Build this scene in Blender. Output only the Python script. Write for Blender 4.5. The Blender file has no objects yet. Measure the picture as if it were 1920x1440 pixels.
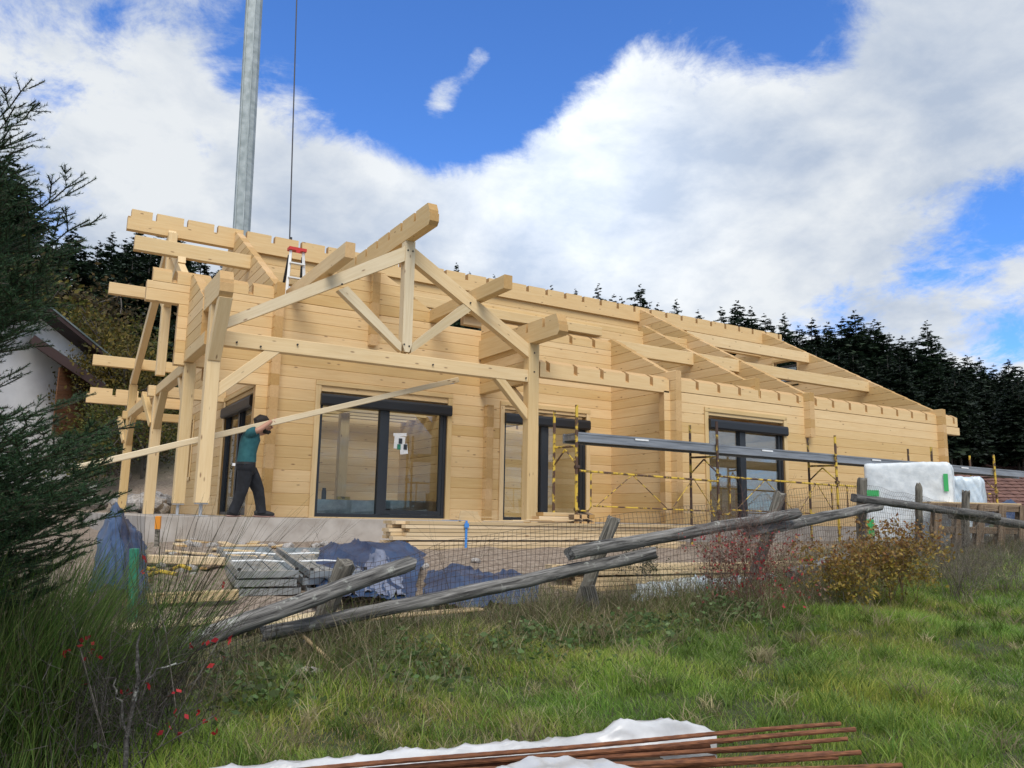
import bpy, bmesh, math, random
import numpy as np
from mathutils import Vector, Matrix
random.seed(7); rng = np.random.default_rng(11)
SC = bpy.context.scene; COL = SC.collection
R = math.radians
# ------------------------------------------------------------------ camera, sky, sun, exposure
FPX = 1500.0
PI_, RO, YA = R(9.4412), R(1.0528), R(31.19)
FW = Vector((math.sin(YA)*math.cos(PI_), math.cos(YA)*math.cos(PI_), math.sin(PI_)))
r0 = Vector((math.cos(YA), -math.sin(YA), 0)); u0 = r0.cross(FW)
RI = math.cos(RO)*r0 + math.sin(RO)*u0
UP = -math.sin(RO)*r0 + math.cos(RO)*u0
cam_d = bpy.data.cameras.new('camera'); cam = bpy.data.objects.new('camera', cam_d); COL.objects.link(cam)
cam.matrix_world = Matrix(((RI.x, UP.x, -FW.x, 0), (RI.y, UP.y, -FW.y, 0), (RI.z, UP.z, -FW.z, 0), (0, 0, 0, 1)))
cam_d.sensor_fit = 'HORIZONTAL'; cam_d.sensor_width = 36.0; cam_d.lens = 36.0*FPX/1920.0
cam_d.clip_start = 0.05; cam_d.clip_end = 2000
SC.camera = cam
FH = Vector((math.sin(YA), math.cos(YA), 0)); RH = r0

def ray(x, y): return FW + RI*((x-960)/FPX) - UP*((y-720)/FPX)
def at(x, y, t): return ray(x, y)*t
def aty(x, y, Y): d = ray(x, y); return d*(Y/d.y)
def atx(x, y, X): d = ray(x, y); return d*(X/d.x)
def ts(t, s, z=0.0): v = FH*t + RH*s; return Vector((v.x, v.y, z))

SUN_EL, SUN_AZ = R(50), R(200)      # azimuth clockwise from +Y: behind the camera, to its left
world = bpy.data.worlds.new('World'); SC.world = world; world.use_nodes = True
def build_world():
    nt = world.node_tree; N = nt.nodes; L = nt.links; N.clear()
    def n(t, **k):
        o = N.new(t)
        for a, b in k.items(): setattr(o, a, b)
        return o
    def m(op, a, b=None, c=None, clamp=False):
        o = n('ShaderNodeMath', operation=op, use_clamp=clamp)
        for i, v in enumerate((a, b, c)):
            if v is None: continue
            if isinstance(v, (int, float)): o.inputs[i].default_value = v
            else: L.new(v, o.inputs[i])
        return o.outputs[0]
    sky = n('ShaderNodeTexSky', sky_type='NISHITA', sun_disc=False, sun_elevation=SUN_EL, sun_rotation=SUN_AZ)
    sky.air_density = 1.0; sky.dust_density = 0.25; sky.ozone_density = 2.2
    tc = n('ShaderNodeTexCoord'); d = tc.outputs['Generated']
    nrm = n('ShaderNodeVectorMath', operation='NORMALIZE'); L.new(d, nrm.inputs[0]); d = nrm.outputs[0]
    sep = n('ShaderNodeSeparateXYZ'); L.new(d, sep.inputs[0])
    den = m('ADD', m('MAXIMUM', sep.outputs[2], 0.0), 0.32)
    cx = m('DIVIDE', sep.outputs[0], den); cy = m('DIVIDE', sep.outputs[1], den)
    cmb = n('ShaderNodeCombineXYZ'); L.new(cx, cmb.inputs[0]); L.new(cy, cmb.inputs[1])
    def noise(scale, det, rough, off=0.0, dist=0.0):
        o = n('ShaderNodeTexNoise', noise_dimensions='3D'); o.inputs['Scale'].default_value = scale
        o.inputs['Detail'].default_value = det; o.inputs['Roughness'].default_value = rough; o.inputs['Distortion'].default_value = dist
        mp = n('ShaderNodeMapping'); mp.inputs['Location'].default_value = (off, off*.7, off*.3)
        L.new(cmb.outputs[0], mp.inputs[0]); L.new(mp.outputs[0], o.inputs['Vector']); return o.outputs['Fac']
    def blob(px, py, rad):
        c = ray(px, py).normalized(); k = 1.0/(1-math.cos(math.atan(rad/FPX)))
        o = n('ShaderNodeVectorMath', operation='DOT_PRODUCT'); L.new(d, o.inputs[0]); o.inputs[1].default_value = c
        return m('POWER', 2.718, m('MULTIPLY', m('SUBTRACT', o.outputs['Value'], 1.0), k))
    big = noise(1.5, 10, 0.58, 3.3, 0.7); fine = noise(4.2, 12, 0.66, 8.1, 0.5); tiny = noise(12.0, 10, 0.68, 14.2, 0.5)
    cov = m('ADD', m('MULTIPLY_ADD', big, 1.3, -0.65), m('MULTIPLY_ADD', fine, 2.3, -1.15))
    cov = m('ADD', cov, m('MULTIPLY_ADD', tiny, 1.0, -0.5))
    cov = m('ADD', cov, 0.28)
    for px, py, rad, w in CLOUD_BLOBS:
        cov = m('ADD', cov, m('MULTIPLY', blob(px, py, rad), w))
    mr = n('ShaderNodeMapRange', interpolation_type='SMOOTHSTEP'); L.new(cov, mr.inputs[0])
    mr.inputs[1].default_value = -0.30; mr.inputs[2].default_value = 0.42
    mask = mr.outputs[0]
    # light and grey in the clouds; the brightest part is where the veiled sun glows through
    sh = noise(2.3, 8, 0.55, 21.0, 0.4); sh2 = noise(7.5, 8, 0.6, 33.0, 0.2)
    shade = m('ADD', m('MULTIPLY', sh, 0.75), m('MULTIPLY', sh2, 0.35))
    rmp = n('ShaderNodeValToRGB'); L.new(shade, rmp.inputs[0]); e = rmp.color_ramp.elements
    e[0].position = 0.42; e[0].color = (0.52, 0.61, 0.76, 1); e[1].position = 0.64; e[1].color = (0.90, 0.94, 0.98, 1)
    glow = m('MULTIPLY_ADD', blob(1080, 340, 260), 0.38, 0.90)
    cl = n('ShaderNodeVectorMath', operation='SCALE'); L.new(rmp.outputs[0], cl.inputs[0]); L.new(m('MULTIPLY', glow, CLOUD_K), cl.inputs['Scale'])
    skt = n('ShaderNodeMix', data_type='RGBA', blend_type='MULTIPLY'); skt.inputs[0].default_value = 1.0
    L.new(sky.outputs[0], skt.inputs[6]); skt.inputs[7].default_value = SKY_TINT
    mix = n('ShaderNodeMix', data_type='RGBA'); L.new(mask, mix.inputs[0]); L.new(skt.outputs[2], mix.inputs[6]); L.new(cl.outputs[0], mix.inputs[7])
    bg = n('ShaderNodeBackground'); L.new(mix.outputs[2], bg.inputs[0]); bg.inputs[1].default_value = 0.15
    out = n('ShaderNodeOutputWorld'); L.new(bg.outputs[0], out.inputs[0])
CLOUD_K = 5.5; SKY_TINT = (0.46, 0.77, 1.24, 1)
CLOUD_BLOBS = [(760, 100, 160, -.85), (920, 60, 190, -.85), (1120, 50, 170, -.8), (640, 10, 130, -.75), (520, -40, 120, -.6), (1290, -10, 150, -.75), (1550, 60, 110, -.95), (1440, 10, 90, -.4), (840, 255, 80, -1.0), (950, 190, 85, -.8), (770, 200, 70, -.5),
               (1890, 400, 80, -.7), (1760, 545, 80, -.55), (1560, 600, 70, -.4), (1890, 640, 60, -.4), (330, 20, 90, -.5), (690, 185, 60, -.5), (450, 90, 60, -.4), (560, 245, 40, -.35), (380, 270, 40, -.3), (60, 420, 60, -.3), (1010, 330, 30, -.2),
               (1150, 190, 110, .45), (1350, 330, 280, .65), (250, 240, 260, .12), (200, 60, 60, -.35), (430, 170, 60, -.4), (300, 360, 60, -.3), (90, 200, 60, -.3), (620, 210, 60, -.35), (640, 320, 150, .40), (1790, 110, 170, .75), (1020, 430, 240, .55), (600, 480, 200, .25), (830, 185, 55, 1.25), (905, 100, 34, 1.15), (880, 140, 30, .8), (735, 150, 40, .75), (1000, 60, 50, .7), (790, 60, 36, .55), (1190, 110, 50, .5), (1740, 630, 70, .3), (900, 440, 220, .45), (350, 470, 240, .45), (1350, 540, 170, .45), (620, 420, 150, .3), (830, 185, 34, .5)]
build_world()
sun_d = bpy.data.lights.new('sun', 'SUN'); sun_d.energy = 2.3; sun_d.angle = R(35); sun_d.color = (1.0, 0.95, 0.86)
sun = bpy.data.objects.new('sun', sun_d); COL.objects.link(sun); sun.location = (-5, -10, 20)
sdir = Vector((math.sin(SUN_AZ)*math.cos(SUN_EL), math.cos(SUN_AZ)*math.cos(SUN_EL), math.sin(SUN_EL)))
sun.rotation_euler = sdir.to_track_quat('Z', 'Y').to_euler()
vs = SC.view_settings; vs.view_transform = 'Standard'; vs.look = 'None'; vs.gamma = 1; vs.use_curve_mapping = False; vs.exposure = 0.29

# ------------------------------------------------------------------ materials
def material(name, base=(.5,.5,.5), rough=.7, metal=0.0):
    mt = bpy.data.materials.new(name); mt.use_nodes = True
    nt = mt.node_tree; b = nt.nodes['Principled BSDF']
    b.inputs['Base Color'].default_value = (*base, 1); b.inputs['Roughness'].default_value = rough; b.inputs['Metallic'].default_value = metal
    return mt, nt, b
def _noise(nt, vec, scale, det=4, rough=.55, dist=0):
    o = nt.nodes.new('ShaderNodeTexNoise'); o.inputs['Scale'].default_value = scale; o.inputs['Detail'].default_value = det
    o.inputs['Roughness'].default_value = rough; o.inputs['Distortion'].default_value = dist
    if vec is not None: nt.links.new(vec, o.inputs['Vector'])
    return o.outputs['Fac']
def _ramp(nt, fac, stops):
    o = nt.nodes.new('ShaderNodeValToRGB'); nt.links.new(fac, o.inputs[0]); e = o.color_ramp.elements
    while len(e) < len(stops): e.new(.5)
    for el, (p, c) in zip(e, stops): el.position = p; el.color = (*c, 1) if len(c) == 3 else c
    return o.outputs[0]
def _mix(nt, fac, a, b, mode='MIX'):
    o = nt.nodes.new('ShaderNodeMix'); o.data_type = 'RGBA'; o.blend_type = mode
    for i, v in ((0, fac), (6, a), (7, b)):
        if isinstance(v, float): o.inputs[i].default_value = v
        elif isinstance(v, tuple): o.inputs[i].default_value = (*v, 1)
        else: nt.links.new(v, o.inputs[i])
    return o.outputs[2]
def _math(nt, op, a, b=None):
    o = nt.nodes.new('ShaderNodeMath'); o.operation = op
    for i, v in enumerate((a, b)):
        if v is None: continue
        if isinstance(v, (int, float)): o.inputs[i].default_value = v
        else: nt.links.new(v, o.inputs[i])
    return o.outputs[0]
def _coord(nt, scale=(1,1,1), rnd=True, kind='Object'):
    tc = nt.nodes.new('ShaderNodeTexCoord'); mp = nt.nodes.new('ShaderNodeMapping'); mp.inputs['Scale'].default_value = scale
    nt.links.new(tc.outputs[kind], mp.inputs['Vector'])
    if rnd:
        oi = nt.nodes.new('ShaderNodeObjectInfo'); v = _math(nt, 'MULTIPLY', oi.outputs['Random'], 57.0)
        nt.links.new(v, mp.inputs['Location']); return mp.outputs[0], oi.outputs['Random']
    return mp.outputs[0], None
def _bump(nt, b, h, strength=.3, dist=.01):
    o = nt.nodes.new('ShaderNodeBump'); o.inputs['Strength'].default_value = strength; o.inputs['Distance'].default_value = dist
    nt.links.new(h, o.inputs['Height']); nt.links.new(o.outputs[0], b.inputs['Normal'])
def noise_mat(name, c0, c1, scale=8, rough=.8, stretch=(1,1,1), bump=.3, metal=0.0, rnd=True, lo=.35, hi=.65, det=6):
    mt, nt, b = material(name, c0, rough, metal)
    v, r = _coord(nt, stretch, rnd); f = _noise(nt, v, scale, det)
    nt.links.new(_ramp(nt, f, [(lo, c0), (hi, c1)]), b.inputs['Base Color'])
    if bump: _bump(nt, b, f, bump)
    return mt
def timber(name, lo, hi, knot=(.22,.11,.045), vary=.22, rough=.72, knots=True):
    """grain runs along the piece's own X axis"""
    mt, nt, b = material(name, lo, rough)
    v, rnd = _coord(nt, (0.5, 9, 9)); grain = _noise(nt, v, 3.0, 6, .6, .6)
    col = _ramp(nt, grain, [(.3, lo), (.7, hi)])
    v2, _ = _coord(nt, (1.1, 1.1, 1.1)); cloud = _noise(nt, v2, 1.7, 3)
    col = _mix(nt, _math(nt, 'MULTIPLY', cloud, .35), col, tuple(c*.80 for c in lo), 'MIX')
    if knots:
        v3, _ = _coord(nt, (1.5, 4.5, 4.5)); vo = nt.nodes.new('ShaderNodeTexVoronoi'); vo.inputs['Scale'].default_value = 1.7
        nt.links.new(v3, vo.inputs['Vector'])
        k = _ramp(nt, vo.outputs['Distance'], [(.05, (1,1,1)), (.12, (0,0,0))])
        col = _mix(nt, _math(nt, 'MULTIPLY', k, .85), col, knot)
    hsv = nt.nodes.new('ShaderNodeHueSaturation'); nt.links.new(col, hsv.inputs['Color'])
    nt.links.new(_math(nt, 'ADD', _math(nt, 'MULTIPLY', rnd, vary), 1-vary*.55), hsv.inputs['Value'])
    nt.links.new(_math(nt, 'ADD', _math(nt, 'MULTIPLY', rnd, -.16), 1.06), hsv.inputs['Saturation'])
    nt.links.new(hsv.outputs[0], b.inputs['Base Color']); _bump(nt, b, grain, .18, .004)
    return mt
M = {}
M['log'] = timber('spruce_log', (.66,.435,.19), (.745,.535,.265), vary=.22)
M['log_end'] = timber('spruce_end_grain', (.50,.295,.11), (.60,.38,.155), vary=.3, knots=False)
M['beam'] = timber('spruce_beam', (.66,.455,.21), (.76,.57,.305))
M['beam_pale'] = timber('planed_pale_beam', (.62,.48,.28), (.74,.62,.42))
M['plank'] = timber('sawn_plank', (.58,.42,.23), (.72,.56,.34), vary=.4)
M['anthracite'] = material('anthracite_aluminium', (.022,.026,.032), .38, .0)[0]
M['shutter'] = material('shutter_black', (.012,.014,.018), .45)[0]
M['concrete'] = noise_mat('concrete', (.34,.30,.26), (.47,.43,.385), 3.0, .9, bump=.15)
M['galv'] = noise_mat('galvanised_steel', (.34,.37,.38), (.52,.55,.56), 6, .42, bump=.05, metal=.75)
M['steel_foot'] = noise_mat('zinc_post_foot', (.4,.4,.4), (.55,.55,.55), 9, .5, metal=.6, bump=0)
M['alu'] = noise_mat('aluminium_deck', (.22,.225,.235), (.36,.37,.385), 5, .42, (.3,4,4), bump=.05, metal=.6)
M['crane'] = noise_mat('galvanised_mast', (.27,.31,.31), (.42,.46,.46), 4, .55, (1,1,.4), bump=.05, metal=.35)
M['dark'] = material('black_rubber', (.015,.015,.016), .6)[0]
M['cable'] = material('steel_cable', (.03,.03,.035), .5)[0]
M['white_paint'] = material('white_enamel', (.78,.78,.76), .4)[0]
M['red'] = material('red_plastic', (.55,.03,.025), .45)[0]
M['paper'] = noise_mat('white_paper', (.74,.75,.76), (.82,.82,.82), 20, .8, bump=0)
M['green_label'] = material('green_print', (.05,.42,.12), .5)[0]
M['blue_strap'] = material('blue_strap', (.06,.24,.62), .5)[0]
M['orange'] = material('orange_plastic', (.75,.28,.03), .5)[0]
M['green_stake'] = noise_mat('green_paint', (.018,.17,.10), (.03,.24,.15), 10, .55, bump=.05)
M['skin'] = material('skin', (.46,.24,.16), .55)[0]
M['hair'] = material('dark_hair', (.02,.014,.01), .7)[0]
M['shirt'] = noise_mat('teal_cotton', (.014,.085,.10), (.026,.12,.135), 14, .9, bump=.3)
M['trousers'] = noise_mat('dark_work_denim', (.006,.007,.010), (.016,.018,.024), 9, .9, bump=.35)
M['shoe'] = material('black_shoe', (.018,.018,.02), .7)[0]
M['sole'] = material('pinkish_sole', (.33,.20,.17), .7)[0]
M['rust'] = noise_mat('rusty_steel', (.10,.035,.016), (.24,.095,.04), 26, .85, (.6,3,3), bump=.4)
M['wire'] = noise_mat('rusty_wire', (.045,.033,.026), (.09,.065,.05), 30, .7, bump=0, metal=.3)
M['rock'] = noise_mat('grey_rock', (.22,.20,.18), (.46,.43,.40), 5, .95, bump=.6)
def glass_mat():
    mt, nt, b = material('window_glass'); nt.nodes.remove(b); N = nt.nodes
    tr = N.new('ShaderNodeBsdfTransparent'); tr.inputs[0].default_value = (.86,.90,.90,1)
    gl = N.new('ShaderNodeBsdfGlossy'); gl.inputs['Roughness'].default_value = .01; gl.inputs[0].default_value = (.95,.97,1,1)
    fr = N.new('ShaderNodeFresnel'); fr.inputs[0].default_value = 1.5
    mx = N.new('ShaderNodeMixShader'); nt.links.new(_math(nt, 'MULTIPLY', fr.outputs[0], .85), mx.inputs[0])
    nt.links.new(tr.outputs[0], mx.inputs[1]); nt.links.new(gl.outputs[0], mx.inputs[2]); nt.links.new(mx.outputs[0], N['Material Output'].inputs[0])
    return mt
M['glass'] = glass_mat()
def scaffold_paint():
    mt, nt, b = material('yellow_paint_rust', (.7,.5,.05), .55)
    v, _ = _coord(nt, (1,1,1)); f = _noise(nt, v, 7.0, 5, .6)
    nt.links.new(_ramp(nt, f, [(.46, (.62,.42,.045)), (.53, (.09,.045,.025))]), b.inputs['Base Color']); return mt
M['scaffold'] = scaffold_paint()
def scaffold_rust():
    mt, nt, b = material('rust_with_yellow', (.1,.05,.03), .7)
    v, _ = _coord(nt, (1,1,1)); f = _noise(nt, v, 6.0, 5, .6)
    nt.links.new(_ramp(nt, f, [(.52, (.06,.032,.022)), (.6, (.55,.38,.06))]), b.inputs['Base Color']); return mt
M['scaffold_rust'] = scaffold_rust()
def old_wood(name, lo, mid, hi, lichen=.0):
    mt, nt, b = material(name, lo, .92)
    v, r = _coord(nt, (.9, 14, 14)); f = _noise(nt, v, 2.2, 7, .65, .8)
    col = _ramp(nt, f, [(.36, lo), (.5, mid), (.66, hi)])
    if lichen:
        v2, _ = _coord(nt); g = _noise(nt, v2, 9, 6, .65)
        col = _mix(nt, _ramp(nt, g, [(.60, (0,0,0)), (.68, (lichen,)*3)]), col, (.42,.43,.38))
    nt.links.new(col, b.inputs['Base Color']); _bump(nt, b, f, .8, .012); return mt
M['pole'] = old_wood('weathered_pole', (.022,.02,.019), (.13,.124,.115), (.30,.285,.265), .7)
M['post'] = old_wood('weathered_post', (.05,.046,.038), (.15,.135,.11), (.27,.245,.20), .5)
M['pole_dark'] = old_wood('dark_weathered_pole', (.03,.028,.027), (.095,.09,.085), (.19,.18,.17), .5)
M['pallet'] = old_wood('old_pallet_wood', (.10,.065,.04), (.21,.145,.09), (.32,.235,.16))
def fabric(name, c0, c1, rough, scale=3, bump=.6, spec=.5, trans=0):
    mt = noise_mat(name, c0, c1, scale, rough, bump=bump); b = mt.node_tree.nodes['Principled BSDF']
    b.inputs['Specular IOR Level'].default_value = spec; return mt
M['tarp'] = fabric('blue_tarpaulin', (.010,.026,.072), (.032,.070,.155), .42)
M['tarp_pale'] = fabric('faded_tarpaulin', (.11,.13,.20), (.20,.225,.30), .5)
M['film'] = fabric('white_film', (.62,.66,.68), (.78,.81,.82), .32, 9, .8)
M['film_blue'] = fabric('bluish_film', (.52,.62,.70), (.78,.85,.88), .3, 7, .6)
M['sheet'] = fabric('milky_plastic_sheet', (.44,.445,.45), (.62,.625,.63), .28, 5, .5)
def attr_leaf(name, rough=.6, trans=.35, spec=.25):
    """colour comes from the mesh's own 'col' attribute (each leaf or blade its own tint)"""
    mt, nt, b = material(name, (.1,.1,.05), rough); a = nt.nodes.new('ShaderNodeAttribute'); a.attribute_name = 'col'
    nt.links.new(a.outputs['Color'], b.inputs['Base Color']); b.inputs['Specular IOR Level'].default_value = spec
    if trans:
        t = nt.nodes.new('ShaderNodeBsdfTranslucent'); nt.links.new(a.outputs['Color'], t.inputs[0])
        mx = nt.nodes.new('ShaderNodeMixShader'); mx.inputs[0].default_value = trans
        nt.links.new(b.outputs[0], mx.inputs[1]); nt.links.new(t.outputs[0], mx.inputs[2]); nt.links.new(mx.outputs[0], nt.nodes['Material Output'].inputs[0])
    return mt
M['leaf'] = attr_leaf('leaves'); M['needle'] = attr_leaf('needles', .55, .15, .3); M['grass'] = attr_leaf('grass_blades', .5, .5, .35)
M['bark'] = old_wood('bark', (.04,.035,.03), (.10,.085,.07), (.19,.17,.15))
M['bark_lichen'] = old_wood('lichened_bark', (.02,.018,.016), (.06,.055,.05), (.15,.145,.13), .8)

ORD = ['first','second','third','fourth','fifth','sixth','seventh','eighth','ninth','tenth','eleventh','twelfth','thirteenth','fourteenth','fifteenth','sixteenth','seventeenth','eighteenth','nineteenth','twentieth']
for _t in ('twenty','thirty'):
    ORD += [_t+'-'+w for w in ORD[:9]]+(['thirtieth'] if _t == 'twenty' else ['fortieth'])
# ------------------------------------------------------------------ object helpers
def tag(o, label=None, cat=None, group=None, kind=None):
    if label: o['label'] = label
    if cat: o['category'] = cat
    if group: o['group'] = group
    if kind: o['kind'] = kind
    return o
def empty(name, loc=(0,0,0), rz=0.0):
    o = bpy.data.objects.new(name, None); o.location = loc; o.rotation_euler = (0,0,rz); o.empty_display_size = .1; COL.objects.link(o); return o
def link(name, me, parent=None, mw=None):
    o = bpy.data.objects.new(name, me); COL.objects.link(o)
    mw = mw or Matrix.Identity(4)
    if parent is not None:
        o.parent = parent
        pw = WORLD.get(parent.name)
        if pw is None: pw = parent.matrix_basis.copy(); WORLD[parent.name] = pw
        o.matrix_basis = pw.inverted() @ mw
    else: o.matrix_basis = mw
    WORLD[o.name] = mw; return o
WORLD = {}
def copy_tree(o, parent=None, mw=None):
    c = o.copy(); COL.objects.link(c)
    if parent is not None: c.parent = parent
    if mw is not None: c.matrix_basis = mw
    for ch in list(o.children): copy_tree(ch, c)
    return c
def mesh_np(name, verts, faces, mats, cols=None, fmat=None, smooth=False):
    """faces: list of int arrays (n,k), one per polygon size"""
    me = bpy.data.meshes.new(name); verts = np.asarray(verts, np.float32); me.vertices.add(len(verts)); me.vertices.foreach_set('co', verts.ravel())
    tot = sum(f.size for f in faces); npoly = sum(len(f) for f in faces)
    me.loops.add(tot); me.loops.foreach_set('vertex_index', np.concatenate([f.ravel() for f in faces]).astype(np.int32))
    me.polygons.add(npoly); st = []; p = 0
    for f in faces:
        st.append(p + np.arange(len(f))*f.shape[1]); p += f.size
    me.polygons.foreach_set('loop_start', np.concatenate(st).astype(np.int32))
    for m in (mats if isinstance(mats, (list, tuple)) else [mats]): me.materials.append(m)
    if fmat is not None: me.polygons.foreach_set('material_index', np.asarray(fmat, np.int32))
    if smooth: me.polygons.foreach_set('use_smooth', np.ones(npoly, bool))
    me.update(calc_edges=True)
    if cols is not None:
        a = me.color_attributes.new('col', 'FLOAT_COLOR', 'POINT'); c = np.ones((len(verts), 4), np.float32); c[:, :3] = cols
        a.data.foreach_set('color', c.ravel())
    return me
def pydata(name, v, f, mats, fm=None, smooth=False):
    me = bpy.data.meshes.new(name); me.from_pydata([tuple(p) for p in v], [], f); 
    for m in (mats if isinstance(mats, (list, tuple)) else [mats]): me.materials.append(m)
    if fm: me.polygons.foreach_set('material_index', fm)
    if smooth: me.polygons.foreach_set('use_smooth', [True]*len(f))
    me.update(); return me
def frame(p, ux, uz):
    """matrix with local X along ux, local Z near uz, origin p"""
    x = Vector(ux).normalized(); z = Vector(uz)
    if abs(x.dot(z.normalized())) > .999: z = Vector((0,1,0))
    y = z.cross(x).normalized(); z = x.cross(y)
    return Matrix(((x.x,y.x,z.x,p[0]),(x.y,y.y,z.y,p[1]),(x.z,y.z,z.z,p[2]),(0,0,0,1)))
def bar(name, p0, p1, w, h, mat, parent=None, up=(0,0,1), ch=.008, end=None, off=(0,0)):
    """squared timber from p0 to p1 (centre line), chamfered arrises, its own end-grain faces"""
    p0 = Vector(p0); p1 = Vector(p1); L = (p1-p0).length; mw = frame(p0, p1-p0, up)
    a, b = w/2, h/2; c = min(ch, a*.4, b*.4)
    sec = [(a-c,-b),(a,-b+c),(a,b-c),(a-c,b),(-a+c,b),(-a,b-c),(-a,-b+c),(-a+c,-b)]
    v = [(0,y,z) for y,z in sec] + [(L,y,z) for y,z in sec]
    f = [(i,(i+1)%8,8+(i+1)%8,8+i) for i in range(8)] + [tuple(range(7,-1,-1)), tuple(range(8,16))]
    return link(name, pydata(name, v, f, [mat, end or mat], [0]*8+[1,1]), parent, mw)
def prism(name, org, ux, uz, poly, th, mats, parent=None, poly2=None, endf=None, ch=0.0):
    """polygon in local X/Z extruded along local Y by th; poly2 = other face's outline; endf: set of edge numbers that show end grain"""
    mw = frame(org, ux, uz); n = len(poly); q = poly2 or poly
    if ch:
        def inset(pp):
            cx = sum(p[0] for p in pp)/n; out = []
            for (x, z) in pp:
                zs = sorted(p[1] for p in pp); zm = (zs[0]+zs[-1])/2
                out.append((x, z + (ch if z < zm else -ch)))
            return out
        v = [(x,0,z) for x,z in inset(poly)] + [(x,ch,z) for x,z in poly] + [(x,th-ch,z) for x,z in q] + [(x,th,z) for x,z in inset(q)]
        rows = 4
    else:
        v = [(x,0,z) for x,z in poly] + [(x,th,z) for x,z in q]; rows = 2
    f = [tuple(range(n)), tuple(range(rows*n-1, (rows-1)*n-1, -1))]; fm = [0,0]
    for rr in range(rows-1):
        for i in range(n):
            j = (i+1)%n; f.append((rr*n+j, rr*n+i, (rr+1)*n+i, (rr+1)*n+j)); fm.append(1 if endf and i in endf else 0)
    return link(name, pydata(name, v, f, mats if isinstance(mats,(list,tuple)) else [mats,mats], fm), parent, mw)
def box_vf(x0,x1,y0,y1,z0,z1):
    v = [(x0,y0,z0),(x1,y0,z0),(x1,y1,z0),(x0,y1,z0),(x0,y0,z1),(x1,y0,z1),(x1,y1,z1),(x0,y1,z1)]
    return v, [(0,3,2,1),(4,5,6,7),(0,1,5,4),(1,2,6,5),(2,3,7,6),(3,0,4,7)]
class MB:
    """collects boxes and tubes into one mesh"""
    def __init__(s): s.v=[]; s.f=[]
    def add(s, v, f): o=len(s.v); s.v+=[tuple(p) for p in v]; s.f+=[tuple(i+o for i in q) for q in f]; return s
    def box(s, *a): return s.add(*box_vf(*a))
    def obox(s, p0, p1, w, h, up=(0,0,1)):
        p0=Vector(p0);p1=Vector(p1); m=frame(p0,p1-p0,up); v,f=box_vf(0,(p1-p0).length,-w/2,w/2,-h/2,h/2); return s.add([m@Vector(p) for p in v], f)
    def tube(s, pts, rad, n=8, cap=True):
        pts=[Vector(p) for p in pts]; k=len(pts); rs=rad if isinstance(rad,(list,tuple)) else [rad]*k
        d0=(pts[1]-pts[0]).normalized(); a=d0.orthogonal().normalized(); v=[]
        for i,p in enumerate(pts):
            d=(pts[min(i+1,k-1)]-pts[max(i-1,0)]).normalized(); a=(a-d*a.dot(d)).normalized(); b=d.cross(a)
            v+=[p+(a*math.cos(2*math.pi*j/n)+b*math.sin(2*math.pi*j/n))*rs[i] for j in range(n)]
        f=[(i*n+j,i*n+(j+1)%n,(i+1)*n+(j+1)%n,(i+1)*n+j) for i in range(k-1) for j in range(n)]
        if cap: f+=[tuple(range(n-1,-1,-1)),tuple(range((k-1)*n,k*n))]
        return s.add(v,f)
    def build(s, name, mat, parent=None, smooth=False, bevel=0): 
        me=pydata(name,s.v,s.f,mat,smooth=smooth)
        if smooth:
            try: me.set_sharp_from_angle(angle=R(45))
            except Exception: pass
        return link(name,me,parent)
def shade_auto(me, ang=40):
    me.polygons.foreach_set('use_smooth', [True]*len(me.polygons))
    try: me.set_sharp_from_angle(angle=R(ang))
    except Exception: pass
# ------------------------------------------------------------------ ground
GS = -0.42                     # level of the building site
FENCE_T = [(-9, 3.9), (-4, 4.6), (-1.7, 6.2), (.7, 7.6), (3.2, 9.4), (4.75, 10.9), (6.1, 11.9), (8.2, 13.2), (14, 15.5)]
def fence_t(s): return np.interp(s, [p[0] for p in FENCE_T], [p[1] for p in FENCE_T])
def smooth(x): x = np.clip(x, 0, 1); return x*x*(3-2*x)
def wob(a, b, seed=0.0):
    return (np.sin(a*1.7+b*.9+seed)+np.sin(a*.63-b*1.31+seed*2.1)+.5*np.sin(a*3.3+b*2.7+seed*.7))/2.5
def ground_ts(t, s):
    t = np.asarray(t, float); s = np.asarray(s, float)
    lawn = -1.5+.065*t+.02*np.clip(s, -6, 9)+.035*wob(t*1.3, s*1.3)
    k = smooth((t-fence_t(s)-1.3)/4.5)
    z = lawn*(1-k)+(GS+.03*wob(t, s, 3))*k
    right = np.clip(t-29, 0, 200)*.115
    left = np.clip(t-23, 0, 200)*.27
    w = smooth((s+9)/14)
    z = z+left*(1-w)+right*w
    return np.where(t > 29, z+.25*wob(t*.3, s*.3, 1.0), z)
def ground_xy(x, y):
    t = x*FH.x+y*FH.y; s = x*RH.x+y*RH.y; return float(ground_ts(t, s))
def G(p, dz=0.0): return Vector((p[0], p[1], ground_xy(p[0], p[1])+dz))
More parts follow.
